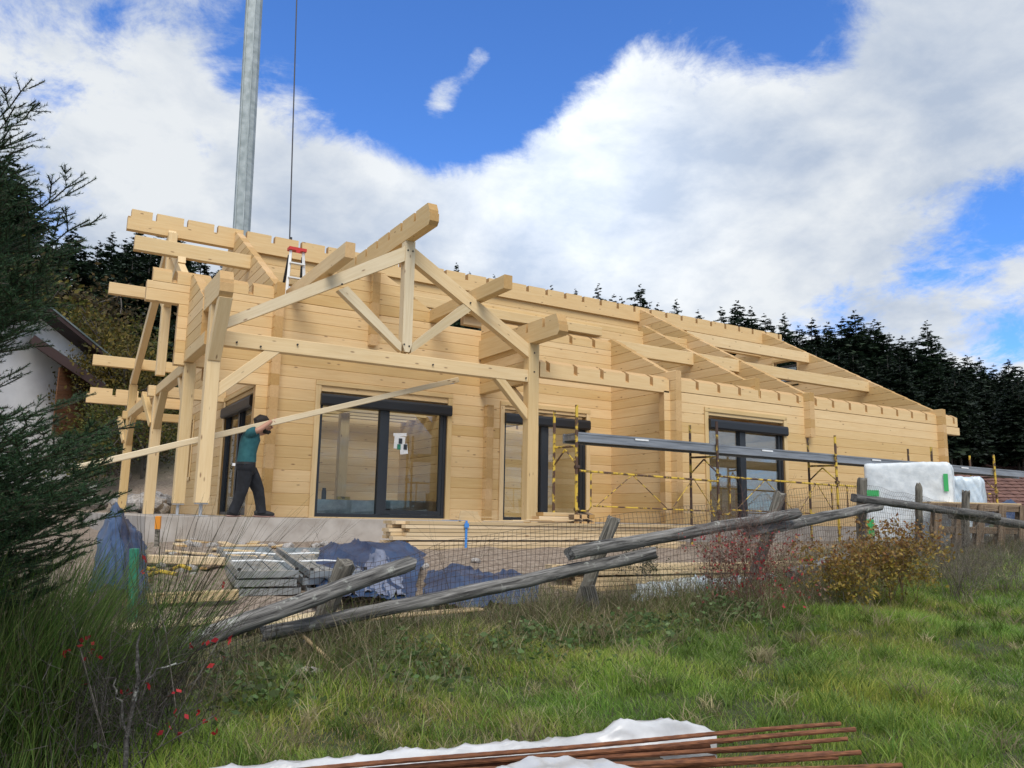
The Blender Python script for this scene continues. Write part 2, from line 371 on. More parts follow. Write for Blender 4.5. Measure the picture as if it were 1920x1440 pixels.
def build_ground():
    tt = np.concatenate([np.arange(-25, 1, 2.0), np.arange(1, 16, .22), np.arange(16, 40, .7), np.arange(40, 90, 2.5), np.arange(90, 420, 15)])
    ss = np.concatenate([-np.arange(200, 30, -10.0), -np.arange(30, 12, -1.2), np.arange(-12, 14, .3), np.arange(14, 40, 1.3), np.arange(40, 220, 10)])
    T, S = np.meshgrid(tt, ss, indexing='ij'); Z = ground_ts(T, S); lum = T < 16
    Z = Z + np.where(lum & (T > fence_t(S)+1.2), rng.normal(0, .014, T.shape), 0)
    V = np.stack([FH.x*T+RH.x*S, FH.y*T+RH.y*S, Z], -1).reshape(-1, 3)
    n, mm = T.shape; i, j = np.meshgrid(np.arange(n-1), np.arange(mm-1), indexing='ij'); a = (i*mm+j).ravel()
    F = np.stack([a, a+mm, a+mm+1, a+1], 1)
    # what grows or lies there: 0 bare earth, 1 turf
    dirt = smooth((T-fence_t(S)-.9)/1.2)*(1-smooth((T-26)/8))
    c = np.stack([1-dirt, dirt*0, dirt*0], -1).reshape(-1, 3)
    mt, nt, b = material('ground_earth_and_turf', (.1,.1,.05), .95)
    at_ = nt.nodes.new('ShaderNodeAttribute'); at_.attribute_name = 'col'; sep = nt.nodes.new('ShaderNodeSeparateColor'); nt.links.new(at_.outputs['Color'], sep.inputs[0])
    v, _ = _coord(nt, (1,1,1), False); f1 = _noise(nt, v, 2.2, 8, .65); f2 = _noise(nt, v, 14, 8, .7)
    turf = _ramp(nt, f1, [(.3, (.028,.038,.012)), (.7, (.06,.075,.022))]); earth = _ramp(nt, f2, [(.3, (.13,.095,.07)), (.5, (.24,.185,.14)), (.72, (.38,.32,.26))])
    fac = _math(nt, 'ADD', sep.outputs[0], _math(nt, 'MULTIPLY', _math(nt, 'SUBTRACT', f1, .5), .8))
    fc = nt.nodes.new('ShaderNodeClamp'); nt.links.new(fac, fc.inputs[0])
    nt.links.new(_mix(nt, fc.outputs[0], earth, turf), b.inputs['Base Color']); _bump(nt, b, f2, .6, .03)
    me = mesh_np('ground', V, [F[:, ::-1]], mt, cols=c, smooth=True)
    tag(link('ground', me), kind='structure')
build_ground()

# ------------------------------------------------------------------ the log house
house = tag(empty('log_house', (11, 13, -.07)), 'pale timber log house under construction with open roof purlins and a braced porch', 'house')
WORLD[house.name] = Matrix.Translation((11, 13, -.07))
Y1, Y0, YR, YB = 12.0, 13.9, 17.75, 23.2
XA, XL, XE, X1, X2, X3, XR = 2.1, 3.47, 7.66, 11.0, 15.05, 13.5, 20.25
ZB, CH, TH, SL = -.075, .2035, .15, .5676
ZR = 6.17
def roof(y): return ZR-SL*abs(y-YR)
def yfront(z): return YR-(ZR-z)/SL
LOGM = [M['log'], M['log_end']]
def xlog(x0, x1, y, z0, z1, th=TH, cut=None):
    """one course along X; cut = (x0 top, x1 top) where the roof slope trims it"""
    a, b = cut or (x0, x1)
    return prism('log', (x0, y, z0), (1,0,0), (0,0,1), [(0,0),(x1-x0,0),(b-x0,z1-z0),(a-x0,z1-z0)], th, LOGM, house, endf={1,3}, ch=.009)
def ylog(x, ya, yb, z0, z1, th=TH, cut=None):
    """one course along Y, ends trimmed to the roof slope"""
    a, b = cut or (ya, yb)
    return prism('log', (x+th, ya, z0), (0,1,0), (0,0,1), [(0,0),(yb-ya,0),(b-ya,z1-z0),(a-ya,z1-z0)], th, LOGM, house, endf={1,3}, ch=.011)
def courses(z0, z1):
    z = z0; out = []
    while z < z1-.03:
        out.append((z, min(z+CH, z1))); z += CH
    return out
def holes(x0, x1, z0, z1, op):
    """free stretches of a course that openings interrupt"""
    segs = [(x0, x1)]
    for (a, b, c, d) in op:
        if z0 < d-.02 and z1 > c+.02:
            segs = [q for p in segs for q in ((p[0], min(p[1], a)), (max(p[0], b), p[1])) if q[1]-q[0] > .05]
    return segs
def notched_x(x0, x1, y, z0, zf, zb, nx, th=TH, nw=.085, nd=.17, name='log', lip=0.0):
    """top log whose upper face follows the roof (front zf, back zb) with rafter notches at nx"""
    def outline(zt):
        p = [(0,0),(x1-x0,0),(x1-x0,zt-z0)]
        for c in sorted(nx, reverse=True):
            if x0+.05 < c < x1-nw-.02:
                p += [(c-x0+nw, zt-z0),(c-x0+nw, zt-z0-nd),(c-x0, zt-z0-nd),(c-x0, zt-z0)]
        return p + [(lip, zt-z0)] + ([(lip, zt-z0-.16),(0, zt-z0-.16)] if lip else [])
    p, q = outline(zf), outline(zb); n = len(p)
    return prism(name, (x0, y, z0), (1,0,0), (0,0,1), p, th, LOGM, house, poly2=q, endf=set(range(1, n)))
NX = [x*.62+.55 for x in range(-6, 40)]
CG_X, CG_Z, CG_S = 5.2, 4.95, .575            # the cross gable over the terrace
def cgx(z): return (CG_X-(CG_Z-.22-z)/CG_S, CG_X+(CG_Z-.22-z)/CG_S)
# front wall behind the terrace (plane Y0)
OP0 = [(4.41, 6.96, -.1, 2.13), (8.24, 10.31, -.1, 2.1)]
for (z0, z1) in courses(ZB, 3.72):
    xa = XL-.2 if z1 < 2.2 else (XA-.17 if z0 > 2.35 else XA+.3)
    if z0 > 3.2: xa = 1.42
    for (a, b) in holes(xa, X1, z0, z1, OP0): xlog(a, b, Y0, z0, z1)
notched_x(1.5, 3.6, Y0, 3.725, 3.90, 3.99, NX)
notched_x(7.82, X1, Y0, 3.725, 3.90, 3.99, NX)
zz = 3.725
while zz < CG_Z-.35:
    z1 = min(zz+CH, CG_Z-.26); a0, b0 = cgx(zz); a1, b1 = cgx(z1)
    xlog(max(a0, 3.62), min(b0, 7.8), Y0, zz, z1, cut=(max(a1, 3.62), min(b1, 7.8))); zz += CH
# front wall of the long wing (plane Y1)
OP1 = [(12.02, 14.34, -.1, 2.1)]
for (z0, z1) in courses(ZB, 2.58):
    for (a, b) in holes(X1-.16, XR+.38 if z0 < 2.2 else 21.29, z0, z1, OP1): xlog(a, b, Y1, z0, z1)
notched_x(X1+.28, 21.22, Y1, 2.585, 2.83, 2.915, NX)
# return wall and the walls across the house, trimmed to the roof slope
def cross_wall(x, za, ymin, ymax, ops=(), zmax=ZR-.06, ext=0.0, gap=None):
    for (z0, z1) in courses(za, zmax):
        fa0, fa1 = max(ymin, yfront(z0)), max(ymin, yfront(z1)); fb0, fb1 = min(ymax, 2*YR-yfront(z0)), min(ymax, 2*YR-yfront(z1))
        if fa0 > ymin-.01 and fa0 <= ymin+.001: fa0 = fa1 = ymin-ext
        sg = holes(fa0, fb0, z0, z1, ops)
        for k, (a, b) in enumerate(sg):
            ylog(x, a, b, z0, z1, cut=(fa1 if abs(a-fa0) < 1e-6 else a, fb1 if abs(b-fb0) < 1e-6 else b))
cross_wall(X1, ZB, Y1, Y0+.3, ext=.17, zmax=3.99)
cross_wall(XL, ZB, Y0, YB, ops=[(14.75, 17.25, -.1, 2.13), (20.75, 21.15, .8, 2.1)], ext=.17)
cross_wall(X2, 1.9, Y1, YB, ext=.17)
cross_wall(X3, 2.3, Y1+.02, 15.73, zmax=5.03)
cross_wall(XR, ZB, Y1, YB, ops=[(16.3, 17.25, 4.3, 4.9)], ext=.17)
for (z0, z1) in courses(ZB, 2.2):          # partition ends that show as end-grain posts on the front wall
    ylog(7.77, Y0-.14, Y0+.0, z0, z1)
for (z0, z1) in courses(3.1, 4.5): ylog(5.25, Y0-.13, Y0, z0, z1)
# the two walls of the cross gable that reach out over the terrace
for x, ya in ((XA-.02, 12.55), (XE, 12.2)):
    for (z0, z1) in courses(2.62, 3.9):
        a0 = max(ya, yfront(z0)+.0); a1 = max(ya, yfront(z1))
        ylog(x, a0, Y0, z0, z1, cut=(a1, Y0))
    bar('plate_beam', (x+TH/2, 12.16, 2.52), (x+TH/2, Y0, 2.52), .16, .2, M['beam'], house, end=M['log_end'])
# wall under the ridge, middle wall, rear wall and the partitions one sees through the panes
for (z0, z1) in courses(5.32, 5.9): xlog(XL+.15, XR, YR, z0, z1)
for (z0, z1) in courses(4.3, 4.85): xlog(8.2, X2, 15.72, z0, z1)
for (z0, z1) in courses(ZB, 2.9): xlog(XL+.15, XR, YB-.15, z0, z1)
for (z0, z1) in courses(ZB, 2.3): xlog(XL+.15, 9.4, 18.6, z0, z1)
for (z0, z1) in courses(ZB, 2.3): ylog(8.0, Y0+.16, 18.6, z0, z1)
for (z0, z1) in courses(ZB, 2.3): xlog(X1+.15, X2, 15.2, z0, z1)
for y in (14.75, 15.35, 15.95, 16.55, 17.15, 17.75, 18.3):
    bar('joist', (XL+.16, y, 2.36), (8.0, y, 2.36), .1, .2, M['beam'], house)
for x in (11.8, 12.5, 13.2, 13.9, 14.6):
    bar('joist', (x, Y1+.16, 2.3), (x, 15.2, 2.3), .1, .2, M['beam'], house)
for x in (8.6, 9.3, 10.0, 10.6):
    bar('joist', (x, Y0+.16, 2.4), (x, 18.6, 2.4), .1, .2, M['beam'], house)
for k in range(14):  # overhead boards added to darken the open-topped interior behind the panes
    y = 14.2+.21*k
    if k < 3: bar('shading_board', (XL+.16, y, 2.475), (7.98, y, 2.475), .2, .025, M['plank'], house)
for k in range(4):  # same added boards over the wing room, keeping sky light out
    y = 12.3+.21*k; bar('shading_board', (X1+.16, y, 2.42), (X2-.02, y, 2.42), .2, .025, M['plank'], house)
bar('post', (6.1, 17.4, ZB), (6.1, 17.4, 2.26), .2, .2, M['beam'], house)
# ridge, purlins and eaves plates
notched_x(1.33, 21.2, YR-.08, 5.74, 6.18, 6.19, NX, th=.17, name='ridge_beam', lip=.06)
def xbeam(name, x0, x1, y, z0, z1, w=.15, mat='beam'): 
    return bar(name, (x0, y, (z0+z1)/2), (x1, y, (z0+z1)/2), w, z1-z0, M[mat], house, end=M['log_end'])
xbeam('purlin', 1.35, XL, 16.0, 4.80, 5.08)
xbeam('purlin', XL+.15, 12.0, 15.6, 4.5, 4.72)
xbeam('purlin', X2+.15, XR, 15.95, 4.83, 5.14)
xbeam('purlin', X1+.15, X2, Y0+.07, 3.68, 3.99)
xbeam('purlin', X2+.15, XR, Y0+.07, 3.68, 3.97)
xbeam('purlin', 1.23, XR, 19.6, 4.78, 5.04)
xbeam('purlin', 1.19, XR, 21.9, 3.50, 3.76)
notched_x(1.2, XR, YB-.08, 2.72, 3.12, 3.08, NX, name='eaves_plate', lip=.07)
notched_x(7.86, X1-.02, Y1-.0, 2.53, 2.80, 2.88, NX, name='eaves_plate')
# left gable truss over the side terrace
bar('post', (2.19, 13.96, .12), (2.19, 13.96, 2.41), .18, .18, M['beam'], house)
bar('post', (2.19, 17.4, -.07), (2.19, 17.4, 2.28), .19, .19, M['beam'], house)
bar('post', (2.19, 22.3, -.07), (2.19, 22.3, 3.15), .19, .19, M['beam'], house)
bar('side_tie_beam', (2.19, 14.05, 2.38), (2.19, 22.6, 2.38), .16, .19, M['beam'], house)
bar('king_post', (2.19, 17.5, 2.72), (2.19, 17.5, 5.74), .17, .2, M['beam'], house)
bar('truss_rafter', (2.19, 22.45, 3.18), (2.19, 17.55, 5.74), .15, .24, M['beam'], house)
bar('truss_rafter', (2.19, 14.1, 3.55), (2.19, 17.42, 5.42), .13, .18, M['beam'], house)
bar('truss_strut', (2.19, 17.6, 4.2), (2.19, 18.9, 4.85), .14, .14, M['beam'], house)
bar('truss_strut', (2.19, 17.4, 4.2), (2.19, 15.9, 4.75), .14, .14, M['beam'], house)
bar('cross_beam', (1.98, 17.4, 2.37), (XL, 17.4, 2.37), .17, .22, M['beam'], house, end=M['log_end'])
bar('cross_beam', (2.0, 22.3, 2.37), (XL, 22.3, 2.37), .17, .2, M['beam'], house, end=M['log_end'])
for y in (17.4, 22.3):
    bar('knee_brace', (2.19, y-.02, 1.62), (2.19, y-.8, 2.36), .13, .13, M['beam'], house)
    bar('knee_brace', (2.12, y+.03, 1.7), (2.0, y+.6, 2.34), .12, .12, M['beam'], house)
bar('knee_brace', (2.19, 14.1, 1.75), (2.19, 14.75, 2.33), .12, .12, M['beam'], house)
# front truss of the terrace
bar('truss_post', (2.2, 12.08, .12), (2.2, 12.08, 3.02), .19, .19, M['beam'], house)
bar('truss_post', (7.72, 12.08, -.06), (7.72, 12.08, 3.12), .22, .19, M['beam'], house)
pf = MB()
for (x, y) in ((2.2, 12.08), (2.19, 13.96)):
    pf = MB(); pf.box(x-.08, x+.08, y-.08, y+.08, .10, .119); pf.tube([(x, y, -.06), (x, y, .1)], .026, 10); pf.box(x-.09, x+.09, y-.09, y+.09, -.068, -.056)
    pf.build('post_foot', M['steel_foot'], house)
bar('tie_beam', (2.296, 12.08, 2.515), (7.609, 12.08, 2.515), .15, .225, M['beam'], house)
def pole2d(name, pts, y, th, mat='beam', endf=None):
    z0 = min(p[1] for p in pts); x0 = min(p[0] for p in pts)
    # grain along the longest edge
    best = max(range(len(pts)), key=lambda i: (Vector(pts[i])-Vector(pts[(i+1)%len(pts)])).length)
    a = Vector(pts[best]); b = Vector(pts[(best+1)%len(pts)])
    if (b-a).x < 0 or (abs((b-a).x) < .01 and (b-a).y < 0): a, b = b, a
    ux = Vector((b.x-a.x, 0, b.y-a.y)).normalized(); uz = Vector((-ux.z, 0, ux.x))
    q = [((p[0]-a.x)*ux.x+(p[1]-a.y)*ux.z, (p[0]-a.x)*uz.x+(p[1]-a.y)*uz.z) for p in pts]
    return prism(name, (a.x, y, a.y), ux, uz, q, th, [M[mat], M['log_end']], house, endf=endf)
pole2d('truss_rafter', [(2.296,2.64),(2.296,2.80),(5.118,4.47),(5.118,4.21)], 12.0, .15, 'beam_pale')
pole2d('truss_rafter', [(5.292,4.47),(7.609,3.11),(7.609,2.86),(5.292,4.21)], 12.0, .15)
pole2d('king_post', [(5.118,4.575),(5.292,4.575),(5.30,2.79),(5.26,2.66),(5.18,2.66),(5.128,2.79)], 11.985, .17, 'beam_pale')
pole2d('truss_strut', [(5.126,2.80),(5.126,2.66),(5.06,2.70),(4.0,3.52),(4.16,3.61)], 12.01, .13, 'beam_pale')
pole2d('truss_strut', [(5.302,2.80),(5.302,2.66),(5.36,2.70),(6.42,3.56),(6.27,3.66)], 12.01, .13, 'beam_pale')
bar('knee_brace', (7.66, 12.08, 1.78), (6.98, 12.08, 2.46), .13, .15, M['beam'], house)
bar('knee_brace', (2.25, 12.08, 1.70), (3.1, 12.08, 2.46), .13, .16, M['beam'], house)
bar('knee_brace', (7.72, 12.16, 1.9), (7.72, 12.9, 2.46), .13, .15, M['beam'], house)
def ybeam_notched(name, x, ya, yb, z0, z1, zs, w, ny, front_cut=.05):
    """eaves or ridge timber along Y: lower stick and a notched upper stick"""
    p = [(front_cut,0),(yb-ya,0),(yb-ya,z1-z0)]
    for c in sorted(ny, reverse=True): p += [(c+.075,z1-z0),(c+.075,zs-z0+.02),(c,zs-z0+.02),(c,z1-z0)]
    p += [(.10,z1-z0),(.03,zs-z0+.05),(.03,zs-z0),(0,zs-z0-.01),(0,.06)]
    return prism(name, (x+w/2, ya, z0), (0,1,0), (0,0,1), p, w, [M['beam'], M['log_end']], house, endf=set(range(2, len(p))))
ybeam_notched('ridge_beam', 5.19, 11.05, 15.5, 4.57, 4.95, 4.77, .16, [.55, 1.1, 1.65, 2.2, 2.75, 3.3])
ybeam_notched('eaves_beam', 7.71, 11.05, Y0, 3.12, 3.50, 3.31, .19, [.45, 1.0])
ybeam_notched('eaves_beam', 2.19, 11.42, Y0, 3.0, 3.38, 3.2, .19, [1.2])
bar('strut', (2.2, 12.03, 2.2), (2.2, 11.52, 3.02), .185, .15, M['beam'], house)
bar('purlin', (3.83, 11.05, 3.88), (3.83, 14.2, 3.88), .155, .24, M['beam'], house, end=M['log_end'])
bar('purlin', (6.58, 11.05, 3.86), (6.58, 14.2, 3.86), .16, .24, M['beam'], house, end=M['log_end'])
# black bolt heads on the truss
for (x, z) in ((5.16,4.4),(5.25,4.4),(5.16,2.78),(5.25,2.76),(4.05,3.62),(6.38,3.68),(2.5,2.47),(2.85,2.45),(7.55,2.47),(7.72,2.6),(7.72,2.95),(5.7,2.5),(3.4,2.55)):
    b_ = MB(); b_.tube([(x, 11.998, z), (x, 11.974, z)], .014, 8); b_.build('bolt', M['dark'], house)

# ------------------------------------------------------------------ windows and doors of the house
def window_unit(name, org, ux, W, H, mull, sash, box=True, trim=.10, proud=.025, depth=.10, sill=True):
    """org = lower left corner on the wall face, ux along the wall, local Y into the house"""
    mw = frame(org, ux, (0,0,1)); r = MB()
    def loc(m): m.v = [tuple(mw @ Vector(p)) for p in m.v]; return m
    r.box(0, .06, .03, .03+depth, 0, H); r.box(W-.06, W, .03, .03+depth, 0, H); r.box(.06, W-.06, .03, .03+depth, 0, .06); r.box(.06, W-.06, .03, .03+depth, H-.06, H)
    w = loc(r).build(name, M['anthracite'], house)
    for mx, mwd in mull:
        q = MB(); q.box(mx, mx+mwd, .02, .03+depth, .062, H-.062); loc(q).build('mullion', M['anthracite'], w)
    for (a, b) in sash:
        q = MB(); f = .075; z0, z1 = .065, H-.065
        q.box(a, a+f, .045, .11, z0, z1); q.box(b-f, b, .045, .11, z0, z1); q.box(a+f, b-f, .045, .11, z0, z0+f); q.box(a+f, b-f, .045, .11, z1-f, z1)
        loc(q).build('sash', M['anthracite'], w)
    xs = [.06]+[v for mm in mull for v in (mm[0], mm[0]+mm[1])]+[W-.06]
    for k in range(0, len(xs), 2):
        q = MB(); q.box(xs[k]-.005, xs[k+1]+.005, .075, .083, .055, H-.055); loc(q).build('pane', M['glass'], w)
    if box:
        q = MB(); pts = [(0,0),(0,.2),(-.05,.215),(-.11,.2),(-.125,.16),(-.125,.03),(-.10,0)]
        v = [(-.01, y+.03, H-.2+z) for y, z in pts]+[(W+.06, y+.03, H-.2+z) for y, z in pts]; n = len(pts)
        q.add(v, [tuple(range(n)), tuple(range(2*n-1, n-1, -1))]+[(i, n+i, n+(i+1)%n, (i+1)%n) for i in range(n)])
        loc(q).build('shutter_box', M['shutter'], w)
    t = trim
    for (a, b, c, d, e) in ((-t, 0, -.09, H+.15, 'trim'), (W+.0, W+t, -.09, H+.15, 'trim')):
        o = bar('trim', mw @ Vector(((a+b)/2, -proud/2, c)), mw @ Vector(((a+b)/2, -proud/2, d)), proud, t, M['beam'], w, up=ux)
    for z in ((-.0455, H+.20) if sill else (H+.20,)):
        bar('trim', mw @ Vector((-t, -proud/2-.003, z)), mw @ Vector((W+t, -proud/2-.003, z)), proud, .09, M['beam'], w)
    return w
w1 = window_unit('patio_window', (4.415, Y0-.005, -.055), (1,0,0), 2.54, 2.17, [(1.16, .13)], [(1.28, 2.49)])
w2 = window_unit('patio_door', (8.245, Y0-.005, -.06), (1,0,0), 2.06, 2.14, [(.92, .13)], [(1.04, 2.01)])
w3 = window_unit('patio_door', (12.03, Y1-.005, -.06), (1,0,0), 2.3, 2.14, [(.95, .13)], [(1.07, 2.25)])
w4 = window_unit('side_door', (XL-.005, 17.2, -.06), (0,-1,0), 2.4, 2.16, [(1.15, .12)], [(1.25, 2.35)])
w5 = window_unit('slit_window', (XL-.005, 21.12, .82), (0,-1,0), .34, 1.25, [], [], box=False, trim=.07)
w6 = window_unit('gable_window', (XR-.005, 17.22, 4.33), (0,-1,0), .9, .55, [], [], box=False, trim=.06)
# sheets of paper taped inside the glass of the big window
for k, (px, py, a, wd, hd) in enumerate(((750, 815, -4, .27, .06), (749, 830, 3, .22, .24), (757, 842, -8, .16, .19))):
    p = aty(px, py, Y0+.062-.004*k); v, f = box_vf(-wd/2, wd/2, -.001, .001, -hd/2, hd/2)
    o = link('paper_sheet', pydata('paper_sheet', v, f, M['paper']), w1, Matrix.Translation(p) @ Matrix.Rotation(R(a), 4, 'Y'))
for k, (px, py) in enumerate(((751, 827), (748, 838), (760, 838))):
    p = aty(px, py, Y0+.045); v, f = box_vf(-.035, .035, -.001, .001, -.05, .05); link('photo_print', pydata('photo_print', v, f, M['green_stake'] if k == 1 else M['anthracite']), w1, Matrix.Translation(p))
# concrete slab
slab = MB(); slab.box(1.46, 21.0, 11.8, 23.6, -.62, -.08); slab.box(1.9, 20.9, 11.95, 23.5, -.08, -.0765)
slab = slab.build('foundation_slab', M['concrete'], house)
q = MB(); q.box(5.15, 5.16, 11.796, 11.8, -.5, -.085); q.build('casting_joint', M['concrete'], house)
# ------------------------------------------------------------------ far buildings, crane
def gable_house(name, label, cx, cy, zb, L, W, H, pitch, rz, wallm, roofm, over=.5, wood=None, tiles=True, rows=10, cols=16):
    h = tag(empty(name, (cx, cy, zb), rz), label, 'house'); WORLD[h.name] = Matrix.Translation((cx,cy,zb)) @ Matrix.Rotation(rz,4,'Z'); mw = WORLD[h.name]
    rh = W/2*math.tan(pitch)
    v = [(-L/2,-W/2,-2),(L/2,-W/2,-2),(L/2,W/2,-2),(-L/2,W/2,-2),(-L/2,-W/2,H),(L/2,-W/2,H),(L/2,W/2,H),(-L/2,W/2,H),(-L/2,0,H+rh),(L/2,0,H+rh)]
    f = [(0,1,5,4),(1,2,6,9,5),(2,3,7,6),(3,0,4,8,7)]
    link('wall', pydata('wall', v, f, wallm), h, mw)
    sl = math.hypot(W/2+over, (W/2+over)*math.tan(pitch))
    for sgn in (-1, 1):
        ridge = Vector((-L/2-over, 0, H+rh+.06)); dn = Vector((0, sgn*math.cos(pitch), -math.sin(pitch))); nn = Vector((0, sgn*math.sin(pitch), math.cos(pitch)))
        q = MB(); Lx = L+2*over
        a = ridge; q.add([a-nn*.0, a+Vector((Lx,0,0)), a+Vector((Lx,0,0))+dn*sl, a+dn*sl, a-nn*.14, a+Vector((Lx,0,0))-nn*.14, a+Vector((Lx,0,0))+dn*sl-nn*.14, a+dn*sl-nn*.14], box_vf(0,1,0,1,0,1)[1])
        q.v = [tuple(mw @ Vector(p)) for p in q.v]; ro = q.build('roof', roofm[1], h)
        t = MB()
        if tiles:
            for r_ in range(rows):
                d0, d1 = sl*r_/rows, sl*(r_+1)/rows+.04
                for c in range(cols):
                    xa, xb = Lx*c/cols, Lx*(c+1)/cols-.012
                    p = [a+Vector((xa,0,0))+dn*d0+nn*.012, a+Vector((xb,0,0))+dn*d0+nn*.012, a+Vector((xb,0,0))+dn*d1+nn*.055, a+Vector((xa,0,0))+dn*d1+nn*.055]
                    m_ = (p[0]+p[1])/2+nn*.03; m2 = (p[2]+p[3])/2+nn*.03
                    t.add(p+[m_, m2], [(0,4,5,3),(4,1,2,5),(3,5,2)])
            t.v = [tuple(mw @ Vector(p)) for p in t.v]; tag(t.build('roof_tiles', roofm[0], ro), kind='stuff')
        else:
            for c in range(cols+1):
                xa = Lx*c/cols; t.obox(a+Vector((xa,0,0))+nn*.03, a+Vector((xa,0,0))+dn*sl+nn*.03, .05, .06, nn)
            t.v = [tuple(mw @ Vector(p)) for p in t.v]; t.build('standing_seam', roofm[0], ro)
        q = MB(); e0 = a+dn*sl-nn*.07; q.tube([e0+Vector((0,sgn*.06,0)), e0+Vector((Lx,sgn*.06,0))], .07, 8); q.v = [tuple(mw @ Vector(p)) for p in q.v]; q.build('gutter', roofm[1], h)
    return h, mw
tile_m = noise_mat('brown_roof_tile', (.11,.05,.038), (.20,.10,.075), 2.0, .8, bump=.2)
fascia_m = material('dark_brown_fascia', (.045,.022,.018), .6)[0]
render_m = noise_mat('white_render', (.66,.66,.66), (.80,.80,.80), 1.2, .9, bump=.1)
brownwall = timber('brown_stained_boards', (.12,.045,.016), (.19,.08,.03), knots=False)
p = at(1905, 905, 36)
nh, _ = gable_house('neighbour_house', 'brown tiled house roof beyond the right end of the log house', p.x+5.0, p.y+2.6, -1.55, 10, 7.6, 2.35, R(26), R(-38), render_m, (tile_m, fascia_m), rows=12, cols=26)
p = at(1990, 868, 47)
nh2, _ = gable_house('neighbour_house', 'second brown roof rising behind the first one at the wood edge', p.x+2, p.y+2, -.45, 9, 7, 2.2, R(27), R(-10), render_m, (tile_m, fascia_m), rows=10, cols=20)
# chalet on the left: white rendered block with a brown boarded wing under a metal roof
seam_m = noise_mat('grey_green_roof_metal', (.13,.16,.15), (.22,.25,.24), 1.5, .45, bump=0, metal=.4)
pc = at(60, 720, 27)
ch, cmw = gable_house('chalet', 'white rendered chalet with brown timber wing among trees', pc.x-2.1, pc.y+2.3, pc.z-2.9, 6.2, 5.6, 4.15, R(24), R(-52), render_m, (seam_m, fascia_m), tiles=False, cols=14, over=.7)
pw = at(133, 745, 26.6)
q = MB(); base = cmw.inverted() @ pw
def board_wall(parent, p0, p1, n, hz, mat):
    for k in range(n):
        z = hz*k/n; o = bar('board', (p0[0], p0[1], p0[2]+z), (p1[0], p1[1], p1[2]+z), .04, hz/n*.97, mat, parent)
a_, b_ = at(97, 815, 26.5), at(152, 812, 28.2)
board_wall(ch, a_, b_, 15, 2.35, brownwall)
c_ = at(166, 812, 30.5); board_wall(ch, b_, c_, 15, 2.3, brownwall)
rr = MB(); A, B, C_, D = at(60, 628, 26.2), at(196, 722, 28.0), at(178, 700, 31.0), at(70, 622, 29.5)
rr.add([A, B, C_, D]+[v-Vector((0,0,.22)) for v in (A, B, C_, D)], box_vf(0,1,0,1,0,1)[1]); rf = rr.build('wing_roof', seam_m, ch)
fs = MB(); fs.obox(A-Vector((0,0,.14)), B-Vector((0,0,.14)), .12, .3); fs.build('fascia', fascia_m, ch)
for k in range(9):
    u_ = k/8; s_ = MB(); s_.obox(A.lerp(B, u_)+Vector((0,0,.03)), D.lerp(C_, u_)+Vector((0,0,.03)), .05, .06); s_.build('standing_seam', seam_m, rf)
# tower crane mast behind the house, with its hoist cable
cr = tag(empty('tower_crane', (3.9, 26.0, ground_xy(3.9, 26))), 'grey galvanised crane mast rising behind the ridge with a hoist cable', 'crane'); WORLD[cr.name] = Matrix.Translation(cr.location)
def mast():
    pts = []; b0 = aty(453, 430, 26.0); t0 = aty(477, 0, 26.0); ax = (t0-b0); 
    p0 = b0-ax*(b0.z-ground_xy(b0.x, b0.y)+.3)/ax.z; p1 = t0+ax*.25; mw = frame(p0, ax, FH*-1); L = (p1-p0).length
    w = .50; c = .13; sec = [(-w/2+c,-w/2),(w/2-c,-w/2),(w/2,-w/2+c),(w/2,w/2-c),(w/2-c,w/2),(-w/2+c,w/2),(-w/2,w/2-c),(-w/2,-w/2+c)]
    n = 24; v = [(L*k/n, y, z) for k in range(n+1) for y, z in sec]
    f = [(k*8+i, k*8+(i+1)%8, k*8+8+(i+1)%8, k*8+8+i) for k in range(n) for i in range(8)]+[tuple(range(7,-1,-1)), tuple(range(n*8, n*8+8))]
    link('mast', pydata('mast', v, f, M['crane']), cr, mw)
    for y in (-.13, .13):
        q = MB(); q.box(0, L, y-.018, y+.018, w/2, w/2+.03); q.v = [tuple(mw @ Vector(p)) for p in q.v]; q.build('guide_rail', M['crane'], cr)
    q = MB(); q.tube([aty(543, 452, 20), aty(560.5, -140, 20)], .017, 6); q.build('hoist_cable', M['cable'], cr)
    q = MB(); pz = aty(546, 445, 20); q.tube([pz, pz-Vector((0,0,.12))], .03, 8); q.build('hook_block', M['cable'], cr)
mast()
# aluminium step ladder whose head shows above the wall
ld = tag(empty('step_ladder', (4.1, 15.0, 2.6)), 'white step ladder with red top cap standing inside the unroofed house', 'ladder'); WORLD[ld.name] = Matrix.Translation(ld.location)
for sx in (-1, 1):
    q = MB(); q.obox((4.13+sx*.12, 15.0, 5.04), (4.13+sx*.27, 14.75, 2.6), .05, .03); q.build('side_rail', M['white_paint'], ld)
    q = MB(); q.obox((4.13+sx*.13, 15.06, 4.95), (4.13+sx*.27, 15.7, 2.6), .045, .03); q.build('rear_leg', M['dark'], ld)
q = MB(); q.box(3.96, 4.30, 14.93, 15.09, 5.03, 5.09); q.box(4.09, 4.17, 14.92, 14.93, 4.98, 5.03); q.build('top_cap', M['red'], ld)
for k in range(6):
    z = 4.75-.3*k; e = (5.04-z)*.061; q = MB(); q.box(4.13-.13-e, 4.13+.13+e, 14.97-(5.04-z)*.1-.04, 14.97-(5.04-z)*.1+.04, z, z+.025); q.build('tread', M['white_paint'], ld)

